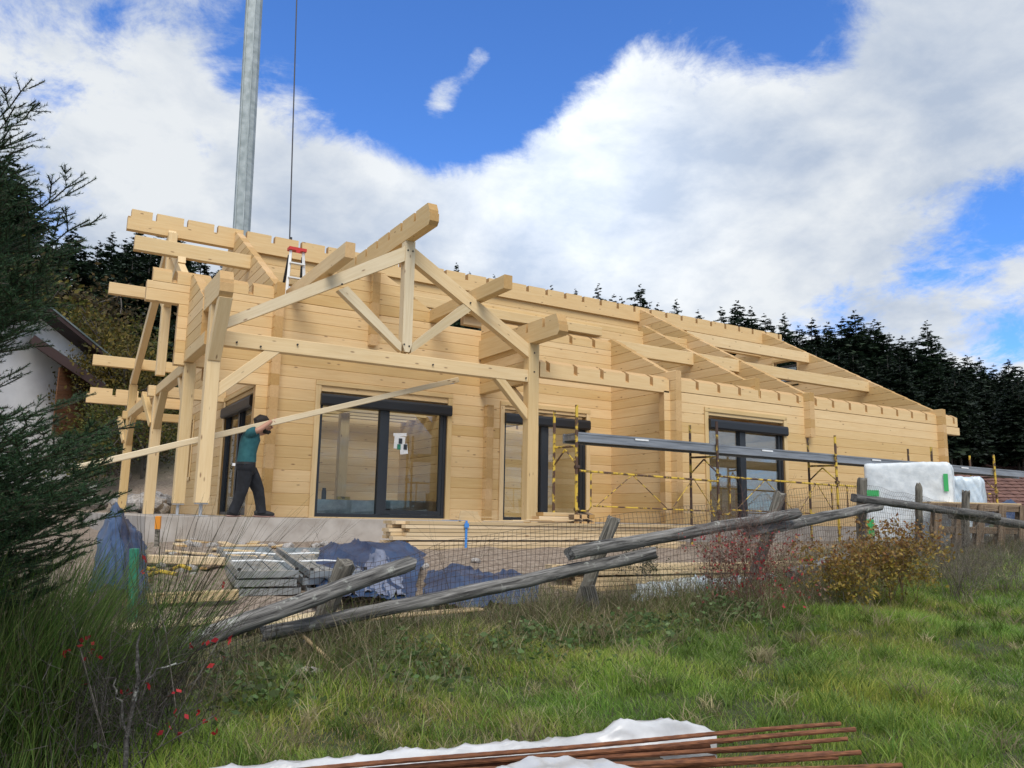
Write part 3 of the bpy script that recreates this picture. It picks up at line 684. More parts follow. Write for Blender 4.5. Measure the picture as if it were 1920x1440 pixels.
# ------------------------------------------------------------------ scaffold in front of the long wing
def pipe(name, pts, r, mat, parent, n=7):
    q = MB(); q.tube(pts, r, n); return q.build(name, mat, parent, smooth=True)
SY, SY2 = 10.6, 11.1
SX = [(7.67, 7.57), (10.85, 10.66), (14.22, 14.0), (17.6, 17.5), (20.2, 20.05)]
flabel = ['yellow scaffold trestle beside the terrace post at the near end', 'rusty scaffold trestle before the terrace door of the long wing', 'yellow scaffold trestle against the wall beyond the terrace door', 'rusty scaffold trestle mostly behind the white wrapped package', 'yellow scaffold trestle in front of the brown tiled roof']
for k, (xf, xb) in enumerate(SX):
    zg = ground_xy(xf, SY)
    fr = tag(empty('scaffold_trestle', (xf, SY, zg)), flabel[k], 'scaffold', 'scaffold trestles along the long wing'); WORLD[fr.name] = Matrix.Translation(fr.location)
    m1 = M['scaffold'] if k in (0, 2, 4) else M['scaffold_rust']; m2 = M['scaffold_rust'] if k in (1, 2, 3) else M['scaffold']
    pipe('upright', [(xf, SY, zg), (xf, SY, 1.84-.03*k)], .026, m1, fr); pipe('upright', [(xb, SY2, zg), (xb, SY2, 1.79-.02*k)], .024, m2, fr)
    pipe('ledger', [(xf, SY, 1.16), (xb, SY2, 1.16)], .02, m1, fr)
    xm, ym = (xf+xb)/2, (SY+SY2)/2
    pipe('arch_brace', [(xf, SY, .86), (xm, ym, 1.12)], .015, m1, fr); pipe('arch_brace', [(xb, SY2, .86), (xm, ym, 1.12)], .015, m2, fr)
    pipe('base_plate', [(xf, SY, zg), (xf, SY, zg+.01)], .07, M['galv'], fr, 4)
    for z in (.82, .14): pipe('coupler', [(xf-.03, SY, z), (xf+.05, SY, z)], .036, M['scaffold_rust'], fr)
    if k < 4:
        x2 = SX[k+1][0]; rl = tag(empty('guard_rail', ((xf+x2)/2, SY, .14)), ['yellow trussed guard rail in front of the terrace return wall', 'yellow trussed guard rail crossing the far terrace door', 'trussed guard rail running behind the white wrapped package', 'trussed guard rail hidden low behind the right package'][k], 'guard rail', 'trussed guard rails of the scaffold'); WORLD[rl.name] = Matrix.Translation(rl.location)
        zt, zb2 = .76+.04*(k % 2), .20
        pipe('top_rail', [(xf+.03, SY-.03, zt), (x2-.03, SY-.03, zt-.05)], .019, M['scaffold'], rl)
        pipe('bottom_rail', [(xf+.32, SY-.03, zb2), (x2-.1, SY-.03, zb2-.03)], .012, M['scaffold'], rl)
        pipe('end_post', [(xf+.27, SY-.03, zt), (xf+.27, SY-.03, zb2-.02), (xf+.22, SY-.03, zb2-.08), (xf+.05, SY-.02, zb2-.08)], .014, M['scaffold'], rl)
        pipe('end_post', [(x2-.22, SY-.03, zt-.05), (x2-.22, SY-.03, zb2-.02), (x2-.14, SY-.03, zb2-.12)], .014, M['scaffold'], rl)
        ln = x2-xf
        for a, b in ((.12, .36), (.60, .36), (.64, .80), (.95, .80)):
            pipe('diagonal', [(xf+ln*a, SY-.03, zb2), (xf+ln*b, SY-.03, zt-.02)], .008, M['scaffold'], rl)
dk = [(7.72, 10.9, 'grey aluminium scaffold deck nearest the terrace post'), (10.86, 14.28, 'grey aluminium scaffold deck passing the far terrace door'), (14.24, 17.65, 'grey aluminium scaffold deck beside the white package'), (17.6, 22.2, 'grey aluminium scaffold deck in front of the brown roof')]
for k, (xa, xb, lb) in enumerate(dk):
    z = 1.40-.006*k; d = tag(empty('scaffold_deck', (xa, SY+.1, z-.2)), lb, 'scaffold deck', 'scaffold decks along the long wing'); WORLD[d.name] = Matrix.Translation(d.location)
    for y in (SY+.03, SY2-.05):
        q = MB(); q.box(xa, xb, y, y+.02, z-.16, z); q.box(xa, xb, y-.012, y, z-.03, z-.004); q.box(xa, xb, y-.012, y, z-.157, z-.135); q.build('side_beam', M['alu'], d)
    for j in range(5):
        y = SY+.06+j*.073; q = MB(); q.box(xa+.02, xb-.02, y, y+.066, z-.03-(j % 2)*.004, z-.006); q.build('deck_plank', M['alu'], d)
    for x in (xa+.02, (xa+xb)/2, xb-.06):
        q = MB(); q.box(x, x+.04, SY+.05, SY2-.05, z-.12, z-.04); q.build('cross_member', M['alu'], d)
    q = MB(); q.box(xa+1.2, xa+1.5, SY+.012, SY+.0165, z-.06, z-.032); q.build('label_sticker', M['paper'], d)
# ------------------------------------------------------------------ lumber in front of the slab
NPL = 0
def plank_stack(x0, y0, z0, Lx, ny, nz, pw, ph, rag, lab, grp, yaw=0, gap=.004, seed=1):
    """every plank a thing of its own"""
    rr = random.Random(seed); meshes = []
    for k in range(5):
        L = Lx*(1-.02*k); v, f = box_vf(0, L, 0, pw-gap, 0, ph-.003); meshes.append(pydata('timber_plank', v, f, M['plank']))
    for iz in range(nz):
        off = 0
        for iy in range(ny):
            if iz == nz-1 and rr.random() < .2: continue
            me = rr.choice(meshes); dx = rr.uniform(-rag, rag) if iy < 3 else rr.uniform(-.05, .05)
            zz_ = z0+iz*(ph+.004)+(.02 if iz > nz//2 else 0)
            mw = Matrix.Translation((x0, y0, zz_)) @ Matrix.Rotation(yaw, 4, 'Z') @ Matrix.Translation((dx, iy*pw, 0)) @ Matrix.Rotation(rr.uniform(-.006,.006), 4, 'Z')
            lb = '%s in the %s layer from the top' % (lab[0], ORD[nz-1-iz]) if iy == 0 else lab[1]
            tag(link('timber_plank', me, None, mw), lb, 'plank', grp)
pa = aty(752, 1047, 10.3); NZ = 11
plank_stack(pa.x, 10.25, -.665, 5.3, 5, NZ, .145, .048, .16, ('front plank of the strapped stack', 'sawn pale plank behind the front row of the strapped stack'), 'planks in the strapped stack', seed=3)
for x in (pa.x+.5, pa.x+2.4, pa.x+4.4):
    v, f = box_vf(-.05, .05, 0, .85, 0, .1); o = link('bearer', pydata('bearer', v, f, M['pallet']), None, Matrix.Translation((x, 10.2, -.77))); tag(o, 'dark timber bearer under the strapped plank stack', 'timber', 'bearers under the plank stack')
pb = at(1085, 1088, 9.3)
plank_stack(pb.x, pb.y, pb.z-.13, 4.9, 4, 5, .17, .05, .25, ('front board of the low pile behind the rail', 'planed board behind the front row of the low pile'), 'boards in the low pile', yaw=R(-3), seed=5)
sx = aty(872, 1000, 10.24).x
q = MB(); q.box(sx, sx+.035, 10.235, 10.243, -.67, -.06); q.box(sx, sx+.035, 10.243, 11.0, -.066, -.06); q.box(sx-.02, sx+.05, 10.22, 10.235, -.16, -.10); q.build('strap', M['blue_strap']); 
tag(bpy.data.objects['strap'], 'blue ratchet strap round the stack of pale planks', 'strap')
# offcut panel and loose slats on top of the stack
pp = aty(878, 978, 10.5)
prism_o = prism('offcut_board', (pp.x-.19, 10.45, -.085), (1,0,0), (0,0,1), [(0,0),(.40,0),(.31,.155),(.04,.16)], .03, [M['plank'], M['log_end']]); tag(prism_o, 'trapezoid offcut board standing on the strapped plank stack', 'board')
for k, (a, b, y) in enumerate(((905, 985, 10.35), (960, 1030, 10.5), (985, 1075, 10.42), (1010, 1090, 10.6), (855, 930, 10.7))):
    A, B = aty(a, 984, y), aty(b, 986, y); o = bar('loose_batten', (A.x, y, -.062+.012*k), (B.x, y+.05*(k-2), -.058+.012*k), .06, .015, M['plank']); tag(o, ['thin slat lying on the plank stack beside the strap', 'thin slat at the middle of the plank stack top', 'thin slat crossing the others on the plank stack', 'thin slat at the far end of the stack top', 'short slat behind the strap on the plank stack'][k], 'slat', 'slats lying on the plank stack')
# short block stack near the door of the terrace
for k, (a, b, y, z, h) in enumerate(((1010, 1092, 10.75, -.06, .08), (995, 1110, 10.65, -.15, .085), (1018, 1085, 10.85, .025, .06))):
    A, B = aty(a, 985, y), aty(b, 985, y); o = bar('timber_block', (A.x, y+.1, z+h/2), (B.x, y+.1, z+h/2), .22, h, M['plank'], end=M['log_end']); tag(o, ['middle short timber block under the scaffold frame', 'lowest and longest timber block under the scaffold frame', 'topmost short timber block under the scaffold frame'][k], 'timber', 'short timber blocks by the scaffold')
for k in range(9):
    c = aty(1078+k % 3*14, 995-(k//3)*13, 10.5+.05*(k % 2)); s_ = .07
    o = bar('firewood_piece', c-Vector((s_, .15, -.0)), c+Vector((s_*.2, .12, .02*(k % 3))), .09, .07, M['pallet'], end=M['log_end']); tag(o, 'split dark brown wood piece heaped beside the timber blocks', 'firewood', 'split wood pieces by the scaffold')
# ------------------------------------------------------------------ galvanised scaffold decks lying in two stacks
def deck(parent_name, c, ux, L, W, label):
    t = tag(empty(parent_name, c), label, 'scaffold deck', 'scaffold decks stacked on the ground'); z = Vector((0,0,1)); mw = frame(c, ux, z); WORLD[t.name] = Matrix.Translation(c)
    def bld(n, m, mat):
        m.v = [tuple(mw @ Vector(p)) for p in m.v]; m.build(n, mat, t)
    for y in (-W/2, W/2-.035):
        q = MB(); q.box(0, L, y, y+.035, 0, .075); q.box(.0, L, y+(.035 if y < 0 else -.02), y+(.055 if y < 0 else 0), .0, .008); bld('side_rail', q, M['galv'])
    for x in (0, L-.03):
        q = MB(); q.box(x, x+.03, -W/2+.035, W/2-.035, .003, .07); bld('end_rail', q, M['galv'])
    for j in range(6):
        y = -W/2+.04+j*(W-.08)/6; q = MB(); q.box(.03, L-.03, y+.004, y+(W-.08)/6-.004, .010+.006*(j % 2), .022+.006*(j % 2)); bld('deck_strip', q, M['galv'])
    for x in (L*.36, L*.68):
        q = MB(); q.tube([(x-.03, -W/2+.03, .07), (x-.01, 0, .085), (x+.03, W/2-.03, .07)], .009, 6); bld('wire_handle', q, M['white_paint'])
    for (x, y) in ((.02, -W/2+.02), (.02, W/2-.02)):
        q = MB(); q.box(x-.015, x+.02, y-.015, y+.015, .074, .10); bld('corner_hook', q, M['dark'])
da = at(452, 1068, 8.15); db = at(405, 1019, 10.0); dirn = Vector((db.x-da.x, db.y-da.y, 0)).normalized(); dirn.z = .10; sd = Vector((dirn.y, -dirn.x, 0))
dz = at(452, 1068, 8.15).z-.355
names = ['bottom', 'second', 'third', 'topmost']
for col in range(2):
    for k in range(4):
        c = Vector((da.x, da.y, dz+.09*k))+sd*(.30+col*.70-.02+.03*math.sin(k*2+col))+dirn*(.05*math.sin(k*3.1+col)-(0 if k < 3 else .02))
        deck('scaffold_deck', c, dirn.copy()+sd*.02*math.sin(k+col), 1.75, .62, '%s galvanised deck of the stack %s' % (names[k], ['nearer the green stake', 'nearer the blue tarpaulin'][col]))
# ------------------------------------------------------------------ cloth: tarpaulins, plastic sheets
def cloth(name, corners, nu, nv, height, mat, label, cat, seed=0, drape=True, thick=.0):
    """corners: 4 ground points; height(u,v) above the bilinear patch"""
    v = []; 
    for i in range(nu+1):
        for j in range(nv+1):
            u, w = i/nu, j/nv; p = corners[0].lerp(corners[1], u).lerp(corners[3].lerp(corners[2], u), w)
            n = wob(u*7+seed, w*6+seed*1.7, seed); n2 = wob(u*19+seed, w*17-seed, seed*2); ridge = abs(math.sin(u*9+w*5+n*1.3+seed))
            h = height(u, w); v.append(p+Vector((.03*n2, .03*n, h+.03*n+.010*n2+.055*(1-ridge)**3+.015*(1-abs(math.sin(u*23-w*14+n*2.2)))**4)))
    f = [(i*(nv+1)+j, (i+1)*(nv+1)+j, (i+1)*(nv+1)+j+1, i*(nv+1)+j+1) for i in range(nu) for j in range(nv)]
    me = pydata(name, v, f, mat, smooth=True); return tag(link(name, me), label, cat)
def hump(u, v, cu, cv, su, sv): return math.exp(-((u-cu)/su)**2-((v-cv)/sv)**2)
cloth('tarpaulin', [G(at(585, 1130, 7.9)), G(at(770, 1130, 8.1)), G(at(800, 1040, 10.0)), G(at(600, 1045, 10.0))], 44, 40, lambda u, v: .05+.16*hump(u, v, .25, .85, .35, .3)+.22*hump(u, v, .75, .8, .28, .35)+.16*hump(u, v, .5, .3, .4, .4), M['tarp'], 'crumpled blue tarpaulin between the deck stacks and planks', 'tarpaulin', 1)
cloth('tarpaulin', [G(at(655, 1105, 8.0)), G(at(760, 1100, 8.2)), G(at(745, 1050, 9.2)), G(at(675, 1052, 9.2))], 30, 26, lambda u, v: .14+.20*hump(u, v, .5, .75, .38, .5), M['tarp_pale'], 'faded greyish tarpaulin fold lying over the blue one', 'tarpaulin', 2.2)
cloth('tarpaulin', [G(at(170, 1075, 7.0)), G(at(285, 1062, 7.3)), G(at(270, 1000, 9.0)), G(at(190, 1000, 9.0))], 30, 40, lambda u, v: .1+.62*hump(u, v, .30, .55, .36, .6)+.25*hump(u, v, .8, .6, .25, .5), M['tarp'], 'dark blue tarpaulin heap at the corner of the slab', 'tarpaulin', 3.1)
cloth('tarpaulin', [G(at(790, 1135, 8.0)), G(at(1010, 1110, 8.3)), G(at(1010, 1065, 9.8)), G(at(800, 1075, 9.4))], 40, 20, lambda u, v: .03+.14*hump(u, v, .3, .6, .3, .5)+.1*hump(u, v, .75, .5, .2, .5), M['tarp'], 'blue tarpaulin edge showing under the plank stack', 'tarpaulin', 4.4)
cloth('plastic_sheet', [G(at(1180, 1115, 8.6)), G(at(1440, 1090, 9.2)), G(at(1460, 1060, 10.3)), G(at(1200, 1075, 9.9))], 36, 16, lambda u, v: .03+.08*hump(u, v, .4, .5, .3, .5), M['film_blue'], 'bluish plastic sheet lying behind the wire mesh', 'plastic sheet', 5.4)
# loose boards on the ground at the left
bl = [((255, 1058, 8.6), (430, 1066, 9.0), .10, .09, 'pale squared beam left of the galvanised decks, farther one'), ((230, 1130, 7.4), (445, 1118, 7.9), .10, .10, 'pale squared beam lying in front of the galvanised decks'), ((230, 1168, 6.9), (560, 1152, 7.5), .34, .02, 'wide pale board lying behind the fallen rail'), ((370, 1168, 6.8), (640, 1128, 7.6), .30, .02, 'wide white board under the lichened rail'), ((560, 1152, 6.9), (900, 1145, 7.7), .18, .02, 'narrow pale board in the grass under the second rail')]
for k, (a, b, w, h, lb) in enumerate(bl):
    A, B = G(at(*a), h/2+.02+.02*k), G(at(*b), h/2+.02+.02*k); tag(bar('board', A, B, w, h, M['plank'] if k not in (2, 3) else M['beam_pale'], end=M['log_end']), lb, 'board')
for k in range(7):
    a = G(at(215+k*17, 1090+7*(k % 4), 7.8+.1*k), .05); b = a+Vector((.35*math.cos(k*1.9), .35*math.sin(k*1.9), .03)); q = MB(); q.tube([a, a.lerp(b, .5)+Vector((0,0,.04)), b], .02, 7)
    tag(q.build('scaffold_tube', M['scaffold'], smooth=True), 'short yellow tube lying in the heap left of the decks', 'tube', 'yellow tubes heaped on the ground')
st0, st1 = G(at(252, 1120, 7.2)), at(252, 1029, 7.2); s_ = bar('stake', st0, st1, .075, .05, M['green_stake']); tag(s_, 'green topped stake standing in front of the tarpaulin heap', 'stake')
st0, st1 = G(at(295, 1010, 9.8)), at(297, 968, 9.8); t_ = tag(empty('marker_stake', st0), 'grey stake with orange cap before the slab corner', 'stake'); WORLD[t_.name] = Matrix.Translation(st0)
q = MB(); q.obox(st0, st0.lerp(st1, .6), .05, .05); q.build('stake_shaft', M['post'], t_); q = MB(); q.obox(st0.lerp(st1, .6), st1, .06, .06); q.build('cap', M['orange'], t_)
# rocks heaped behind the side terrace and loose stones
def rock_mesh(seed):
    bm = bmesh.new(); bmesh.ops.create_icosphere(bm, subdivisions=2, radius=1)
    for v in bm.verts:
        c = v.co.copy(); v.co *= 1+.28*wob(c.x*2.1+seed, c.y*2.3+c.z*1.7, seed)+.12*wob(c.z*5+seed, c.x*5, seed*3); v.co.z *= .75
    me = bpy.data.meshes.new('rock'); bm.to_mesh(me); bm.free(); me.materials.append(M['rock']); return me
RK = [rock_mesh(k*1.37) for k in range(5)]
for k in range(46):
    if k < 30: px, py, t, s_ = 262+random.uniform(-8, 48), random.uniform(915, 962), random.uniform(19, 24), random.uniform(.12, .34)
    else: px, py, t, s_ = random.uniform(130, 235), random.uniform(905, 945), random.uniform(20, 25), random.uniform(.1, .26)
    p = at(px, py, t); p.z = max(ground_xy(p.x, p.y), min(p.z, ground_xy(p.x, p.y)+.6))
    tag(link('rock', RK[k % 5], None, Matrix.Translation(p) @ Matrix.Rotation(k*1.3, 4, 'Z') @ Matrix.Diagonal((s_*1.2, s_, s_, 1))), 'grey stone in the heap behind the side terrace posts' if k < 30 else 'grey stone strewn on the bank below the chalet', 'rock', 'stones heaped behind the side terrace' if k < 30 else 'stones strewn below the chalet')
p = G(at(572, 1296, 5.6), .02); tag(link('rock', RK[2], None, Matrix.Translation(p) @ Matrix.Diagonal((.13,.11,.08,1))), 'pale stone half sunk in the grass beside the leaning stick', 'rock')
# ------------------------------------------------------------------ white wrapped packages
def package(name, org, ux, L, W, H, mat, label, seed, bulge=.03):
    mw = frame(org, ux, (0,0,1)); N = 22; bm = bmesh.new(); bmesh.ops.create_cube(bm, size=1); bmesh.ops.subdivide_edges(bm, edges=bm.edges, cuts=N, use_grid_fill=True)
    for v in bm.verts:
        c = v.co.copy(); d = Vector((c.x*L, c.y*W, c.z*H)); n = c.copy(); e = max(abs(c.x), abs(c.y), abs(c.z)); 
        edge = sorted((abs(c.x), abs(c.y), abs(c.z)))[1]; rnd = max(0, edge-.42)/.08
        wr = .8*wob(c.x*5+seed+c.z*6, c.y*6+c.z*3, seed)+.55*(1-abs(math.sin(c.x*16+c.z*11+c.y*9+2*wob(c.x*6, c.z*5, seed))))**2
        d -= Vector((c.x, c.y, c.z))*(.045*rnd*rnd); d += Vector((c.x*2*(abs(c.x) > .49), c.y*2*(abs(c.y) > .49), c.z*2*(abs(c.z) > .49)))*bulge*.42*wr
        v.co = d
    me = bpy.data.meshes.new(name); bm.to_mesh(me); bm.free(); me.materials.append(mat); me.polygons.foreach_set('use_smooth', [True]*len(me.polygons))
    t = tag(empty(name, org), label, 'package'); WORLD[t.name] = Matrix.Translation(org); link('wrapping', me, t, mw @ Matrix.Translation((L/2, W/2, H/2))); return t, mw
P0, P1 = at(1618, 868, 14.5), at(1782, 862, 13.8); dx_ = Vector((P1.x-P0.x, P1.y-P0.y, 0)); zg = ground_xy(P0.x, P0.y)
pk, pmw = package('wrapped_package', Vector((P0.x, P0.y, zg)), dx_, dx_.length, 1.15, P0.z-zg, M['film'], 'big white film wrapped package behind the fence corner', 1.0)
P2, P3 = at(1780, 894, 15.3), at(1840, 900, 15.0); d2 = Vector((P3.x-P2.x, P3.y-P2.y, 0)); zg2 = ground_xy(P2.x, P2.y)
pk2, _ = package('wrapped_package', Vector((P2.x, P2.y, zg2)), d2, d2.length, 1.1, P2.z-zg2, M['film_blue'], 'smaller bluish wrapped package against the right end of the white one', 2.3, .06)
def patch(parent, px, py, t, w, h, mat, name='print'):
    loc = pmw.inverted() @ at(px, py, t); v, f = box_vf(loc.x-w/2, loc.x+w/2, -.030, -.026, loc.z-h/2, loc.z+h/2); o = link(name, pydata(name, v, f, mat), parent, pmw)
patch(pk, 1637, 925, 14.35, .2, .11, M['green_label'], 'green_print'); patch(pk, 1774, 905, 13.8, .07, .3, M['green_label'], 'green_print'); patch(pk, 1774, 993, 13.8, .16, .12, M['green_label'], 'green_print'); patch(pk, 1634, 990, 14.35, .12, .3, M['green_label'], 'green_print')
# wooden crate frame and pallet behind the fence on the far right
def pallet(name, o, ux, uy, L, H, label):
    t = tag(empty(name, o), label, 'pallet'); WORLD[t.name] = Matrix.Translation(o); ux = ux.normalized()
    def B_(n, a, b, w, h): bar(n, o+a, o+b, w, h, M['pallet'], t, up=uy)
    for z in (.06, H*.5, H-.05): B_('rail', ux*0+Vector((0,0,z)), ux*L+Vector((0,0,z)), .11, .05)
    for k in range(5): x = L*(k+.1)/4.3; B_('slat', ux*x+uy*.05+Vector((0,0,0)), ux*(x+.12)+uy*.05+Vector((0,0,H)), .13, .025)
    for k in range(5): x = L*(k+.1)/4.3; B_('slat', ux*x-uy*.05+Vector((0,0,0)), ux*(x+.12)-uy*.05+Vector((0,0,H)), .13, .025)
cr0, cr1 = at(1745, 1010, 13.2), at(1935, 1010, 13.5); ux = Vector((cr1.x-cr0.x, cr1.y-cr0.y, 0))
zt = at(1760, 945, 13.2).z; zgr = ground_xy(cr0.x, cr0.y)
pallet('pallet', Vector((cr0.x, cr0.y, zgr)), ux, Vector((ux.y, -ux.x, 0)).normalized(), 1.7, zt-zgr, 'weathered wooden pallet standing upright behind the fence by the packages')
top = tag(empty('crate_lid', Vector((cr0.x, cr0.y, zt))), 'pale wooden crate lid resting on the upright pallet', 'crate lid'); WORLD[top.name] = Matrix.Translation(top.location)
for k in range(3): bar('board', Vector((cr0.x, cr0.y, zt+.03))+ux.normalized()*.05+Vector((-ux.y, ux.x, 0)).normalized()*(.06+.12*k), Vector((cr0.x, cr0.y, zt+.03))+ux.normalized()*1.75+Vector((-ux.y, ux.x, 0)).normalized()*(.06+.12*k), .11, .025, M['plank'], top)
bar('edge_board', Vector((cr0.x, cr0.y, zt-.04)), Vector((cr0.x, cr0.y, zt-.04))+ux.normalized()*1.75, .02, .12, M['pallet'], top)
cloth('tarpaulin', [G(at(1830, 1060, 13.8)), G(at(1960, 1060, 14.0)), G(at(1960, 1000, 15.0)), G(at(1840, 1000, 15.0))], 20, 14, lambda u, v: .3+.5*hump(u, v, .5, .5, .4, .5), M['tarp'], 'blue tarpaulin behind the upright pallet at the far right', 'tarpaulin', 7.1)
# power line across the wood
q = MB(); A, B = at(1760, 775, 52), at(2000, 779, 52); q.tube([A-RH*20+Vector((0,0,1.2)), A, B, B+RH*20+Vector((0,0,.6))], .035, 5); tag(q.build('power_line', M['dark']), 'thin black power line crossing in front of the dark wood', 'cable')
# things seen inside through the big window
for k, (px, py, wd, hd) in enumerate(((640, 945, 1.9, .34), (770, 950, 1.5, .36))):
    c = aty(px, py, 15.3); v, f = box_vf(-wd/2, wd/2, 0, .7, 0, hd); o = tag(link('insulation_panel', pydata('insulation_panel', v, f, M['galv']), None, Matrix.Translation((c.x, 15.1, -.07))), ['silver faced panel stack behind the left half of the window', 'silver faced panel stack behind the sliding sash'][k], 'panel stack')
c = aty(608, 915, 15.2); t = tag(empty('thermos_flask', (c.x, 15.2, .27)), 'black thermos flask standing on the silver panels indoors', 'flask'); WORLD[t.name] = Matrix.Translation(t.location)
q = MB(); q.tube([(c.x, 15.2, .272), (c.x, 15.2, .44)], .045, 12); q.build('bottle', M['dark'], t, smooth=True); q = MB(); q.tube([(c.x, 15.2, .44), (c.x, 15.2, .49)], .035, 12); q.build('stopper', M['dark'], t, smooth=True)
c = aty(642, 932, 15.2); t = tag(empty('spirit_level', (c.x-.12, 15.15, .272)), 'short yellow spirit level lying on the silver panels indoors', 'level'); WORLD[t.name] = Matrix.Translation(t.location)
q = MB(); q.box(c.x-.13, c.x+.13, 15.13, 15.16, .273, .335); q.build('level_body', M['scaffold'], t); q = MB(); q.box(c.x-.03, c.x+.03, 15.122, 15.13, .295, .32); q.build('vial', M['glass'], t)

# scraps of timber and stones lying about the site in front of the slab
for k in range(26):
    px, py, t = random.uniform(330, 740), random.uniform(1035, 1120), random.uniform(8.6, 10.6); a = G(at(px, py, t), .02); an = random.uniform(0, 3.1); L = random.uniform(.2, .9); b = a+Vector((math.cos(an)*L, math.sin(an)*L, 0)); b = G(b, .03)
    tag(bar('wood_scrap', a, b, random.uniform(.05, .13), .024, M['plank'] if k % 3 else M['pallet'], end=M['log_end']), 'scrap of board lying on the bare ground before the slab', 'board', 'scraps of board before the slab')
for k in range(40):
    px, py, t = random.uniform(300, 900), random.uniform(1030, 1130), random.uniform(8.4, 11.2); s_ = random.uniform(.025, .075); a = G(at(px, py, t), s_*.3)
    tag(link('rock', RK[k % 5], None, Matrix.Translation(a) @ Matrix.Rotation(k*1.1, 4, 'Z') @ Matrix.Diagonal((s_*1.3, s_, s_, 1))), 'small stone on the bare ground before the slab', 'rock', 'small stones before the slab')
# ------------------------------------------------------------------ the carpenter and his board
def skin_mesh(name, pts, edges, mat, parent, mw, root=0, sub=2, smooth=True):
    me = bpy.data.meshes.new(name); me.from_pydata([p[:3] for p in pts], edges, []); o = bpy.data.objects.new(name, me); COL.objects.link(o)
    sk = o.modifiers.new('s', 'SKIN'); sk.use_smooth_shade = True
    for v, p in zip(me.skin_vertices[0].data, pts): v.radius = (p[3], p[4] if len(p) > 4 else p[3])
    for i, v in enumerate(me.skin_vertices[0].data): v.use_root = (i == root)
    ss = o.modifiers.new('u', 'SUBSURF'); ss.levels = ss.render_levels = sub
    dg = bpy.context.evaluated_depsgraph_get(); m2 = bpy.data.meshes.new_from_object(o.evaluated_get(dg)); m2.name = name
    bpy.data.objects.remove(o); m2.materials.clear(); m2.materials.append(mat); m2.polygons.foreach_set('use_smooth', [True]*len(m2.polygons))
    return link(name, m2, parent, mw)
MY = 12.55
man = tag(empty('person', (3.02, MY, -.07)), 'man in a teal t-shirt and dark trousers walking with a long board on his shoulder', 'person'); WORLD[man.name] = Matrix.Translation(man.location)
I4 = Matrix.Identity(4)
def J(px, py, dy, *r): p = aty(px, py, MY+dy); return (p.x, p.y, p.z, *r)
def loft(q, rings, n=14, fold=0.0):
    """rings: (centre, forward half axis, lateral half axis, tilt) -> smooth closed tube"""
    k = len(rings); v = []
    for i, (c, a, b) in enumerate(rings):
        d = (Vector(rings[min(i+1, k-1)][0])-Vector(rings[max(i-1, 0)][0])).normalized(); lat = Vector((0, 1, 0)); fwd = lat.cross(d)
        fwd = fwd.normalized() if fwd.length > .1 else Vector((1, 0, 0)); lat = d.cross(fwd).normalized()
        for j in range(n): an = 6.28319*j/n; kf = 1+fold*(math.sin(3*an+i*1.9)+.7*math.sin(5*an-i*2.6)); v.append(Vector(c)+fwd*(a*kf*math.cos(an))+lat*(b*kf*math.sin(an)))
    f = [(i*n+j, i*n+(j+1)%n, (i+1)*n+(j+1)%n, (i+1)*n+j) for i in range(k-1) for j in range(n)]+[tuple(range(n-1,-1,-1)), tuple(range((k-1)*n, k*n))]
    q.add(v, f)
# body: one skin surface through pelvis, spine, head, both arms, legs
pts = [J(461,872,0,.09,.10), J(464,850,0,.085,.10), J(470,826,0,.095,.11), J(480,812,0,.055,.06), J(487,806,0,.058,.06), J(493,796,0,.088,.080), J(497,801,0,.082,.072),
       J(469,812,-.16,.055), J(486,806,-.215,.045), J(503,794,-.14,.036), J(510,789,-.10,.032),
       J(474,812,.17,.055), J(495,812,.22,.042), J(511,797,.12,.032),
       J(462,880,-.09,.075), J(452,922,-.10,.055), J(436,958,-.09,.04), J(470,880,.09,.075), J(484,920,.10,.055), J(488,958,.09,.04)]
ed = [(0,1),(1,2),(2,3),(3,4),(4,5),(4,6),(2,7),(7,8),(8,9),(9,10),(2,11),(11,12),(12,13),(0,14),(14,15),(15,16),(0,17),(17,18),(18,19)]
body = skin_mesh('body', pts, ed, M['skin'], man, I4)
q = MB(); c3 = lambda *a: Vector(J(*a))
loft(q, [(c3(461,872,0),.135,.165), (c3(462,862,0),.14,.168), (c3(464,848,0),.132,.16), (c3(467,834,0),.14,.172), (c3(470,822,0),.142,.19), (c3(473,813,0),.115,.18), (c3(477,807,0),.075,.10), (c3(479,804,0),.06,.065)], 22, .022)
for sg in (-1, 1):
    loft(q, [(c3(469,815,.10*sg),.088,.088), (c3(471,812,.16*sg),.084,.080), (c3(476,809,.19*sg),.074,.070), (c3(480,808,.205*sg),.068,.064)], 10)
q.build('t_shirt', M['shirt'], man, smooth=True)
q = MB()
loft(q, [(c3(461,868,0),.137,.166), (c3(461,876,0),.142,.172), (c3(462,886,0),.13,.165), (c3(463,893,0),.09,.12)], 18, .02)
for sg, ps in ((-1, ((460,884,.115),(457,902,.105),(453,920,.088),(447,938,.080),(440,954,.078),(436,963,.082))), (1, ((468,882,.115),(477,902,.105),(484,919,.088),(487,936,.078),(489,952,.075),(489,962,.080)))):
    loft(q, [(c3(x, y, .09*sg), r_, r_*.95) for x, y, r_ in ps], 18, .045)
q.build('trousers', M['trousers'], man, smooth=True)
q = MB(); b2 = c3(461,869,0); loft(q, [(b2-Vector((0,0,.018)),.146,.175), (b2+Vector((0,0,.018)),.144,.173)]); q.build('belt', M['dark'], man, smooth=True)
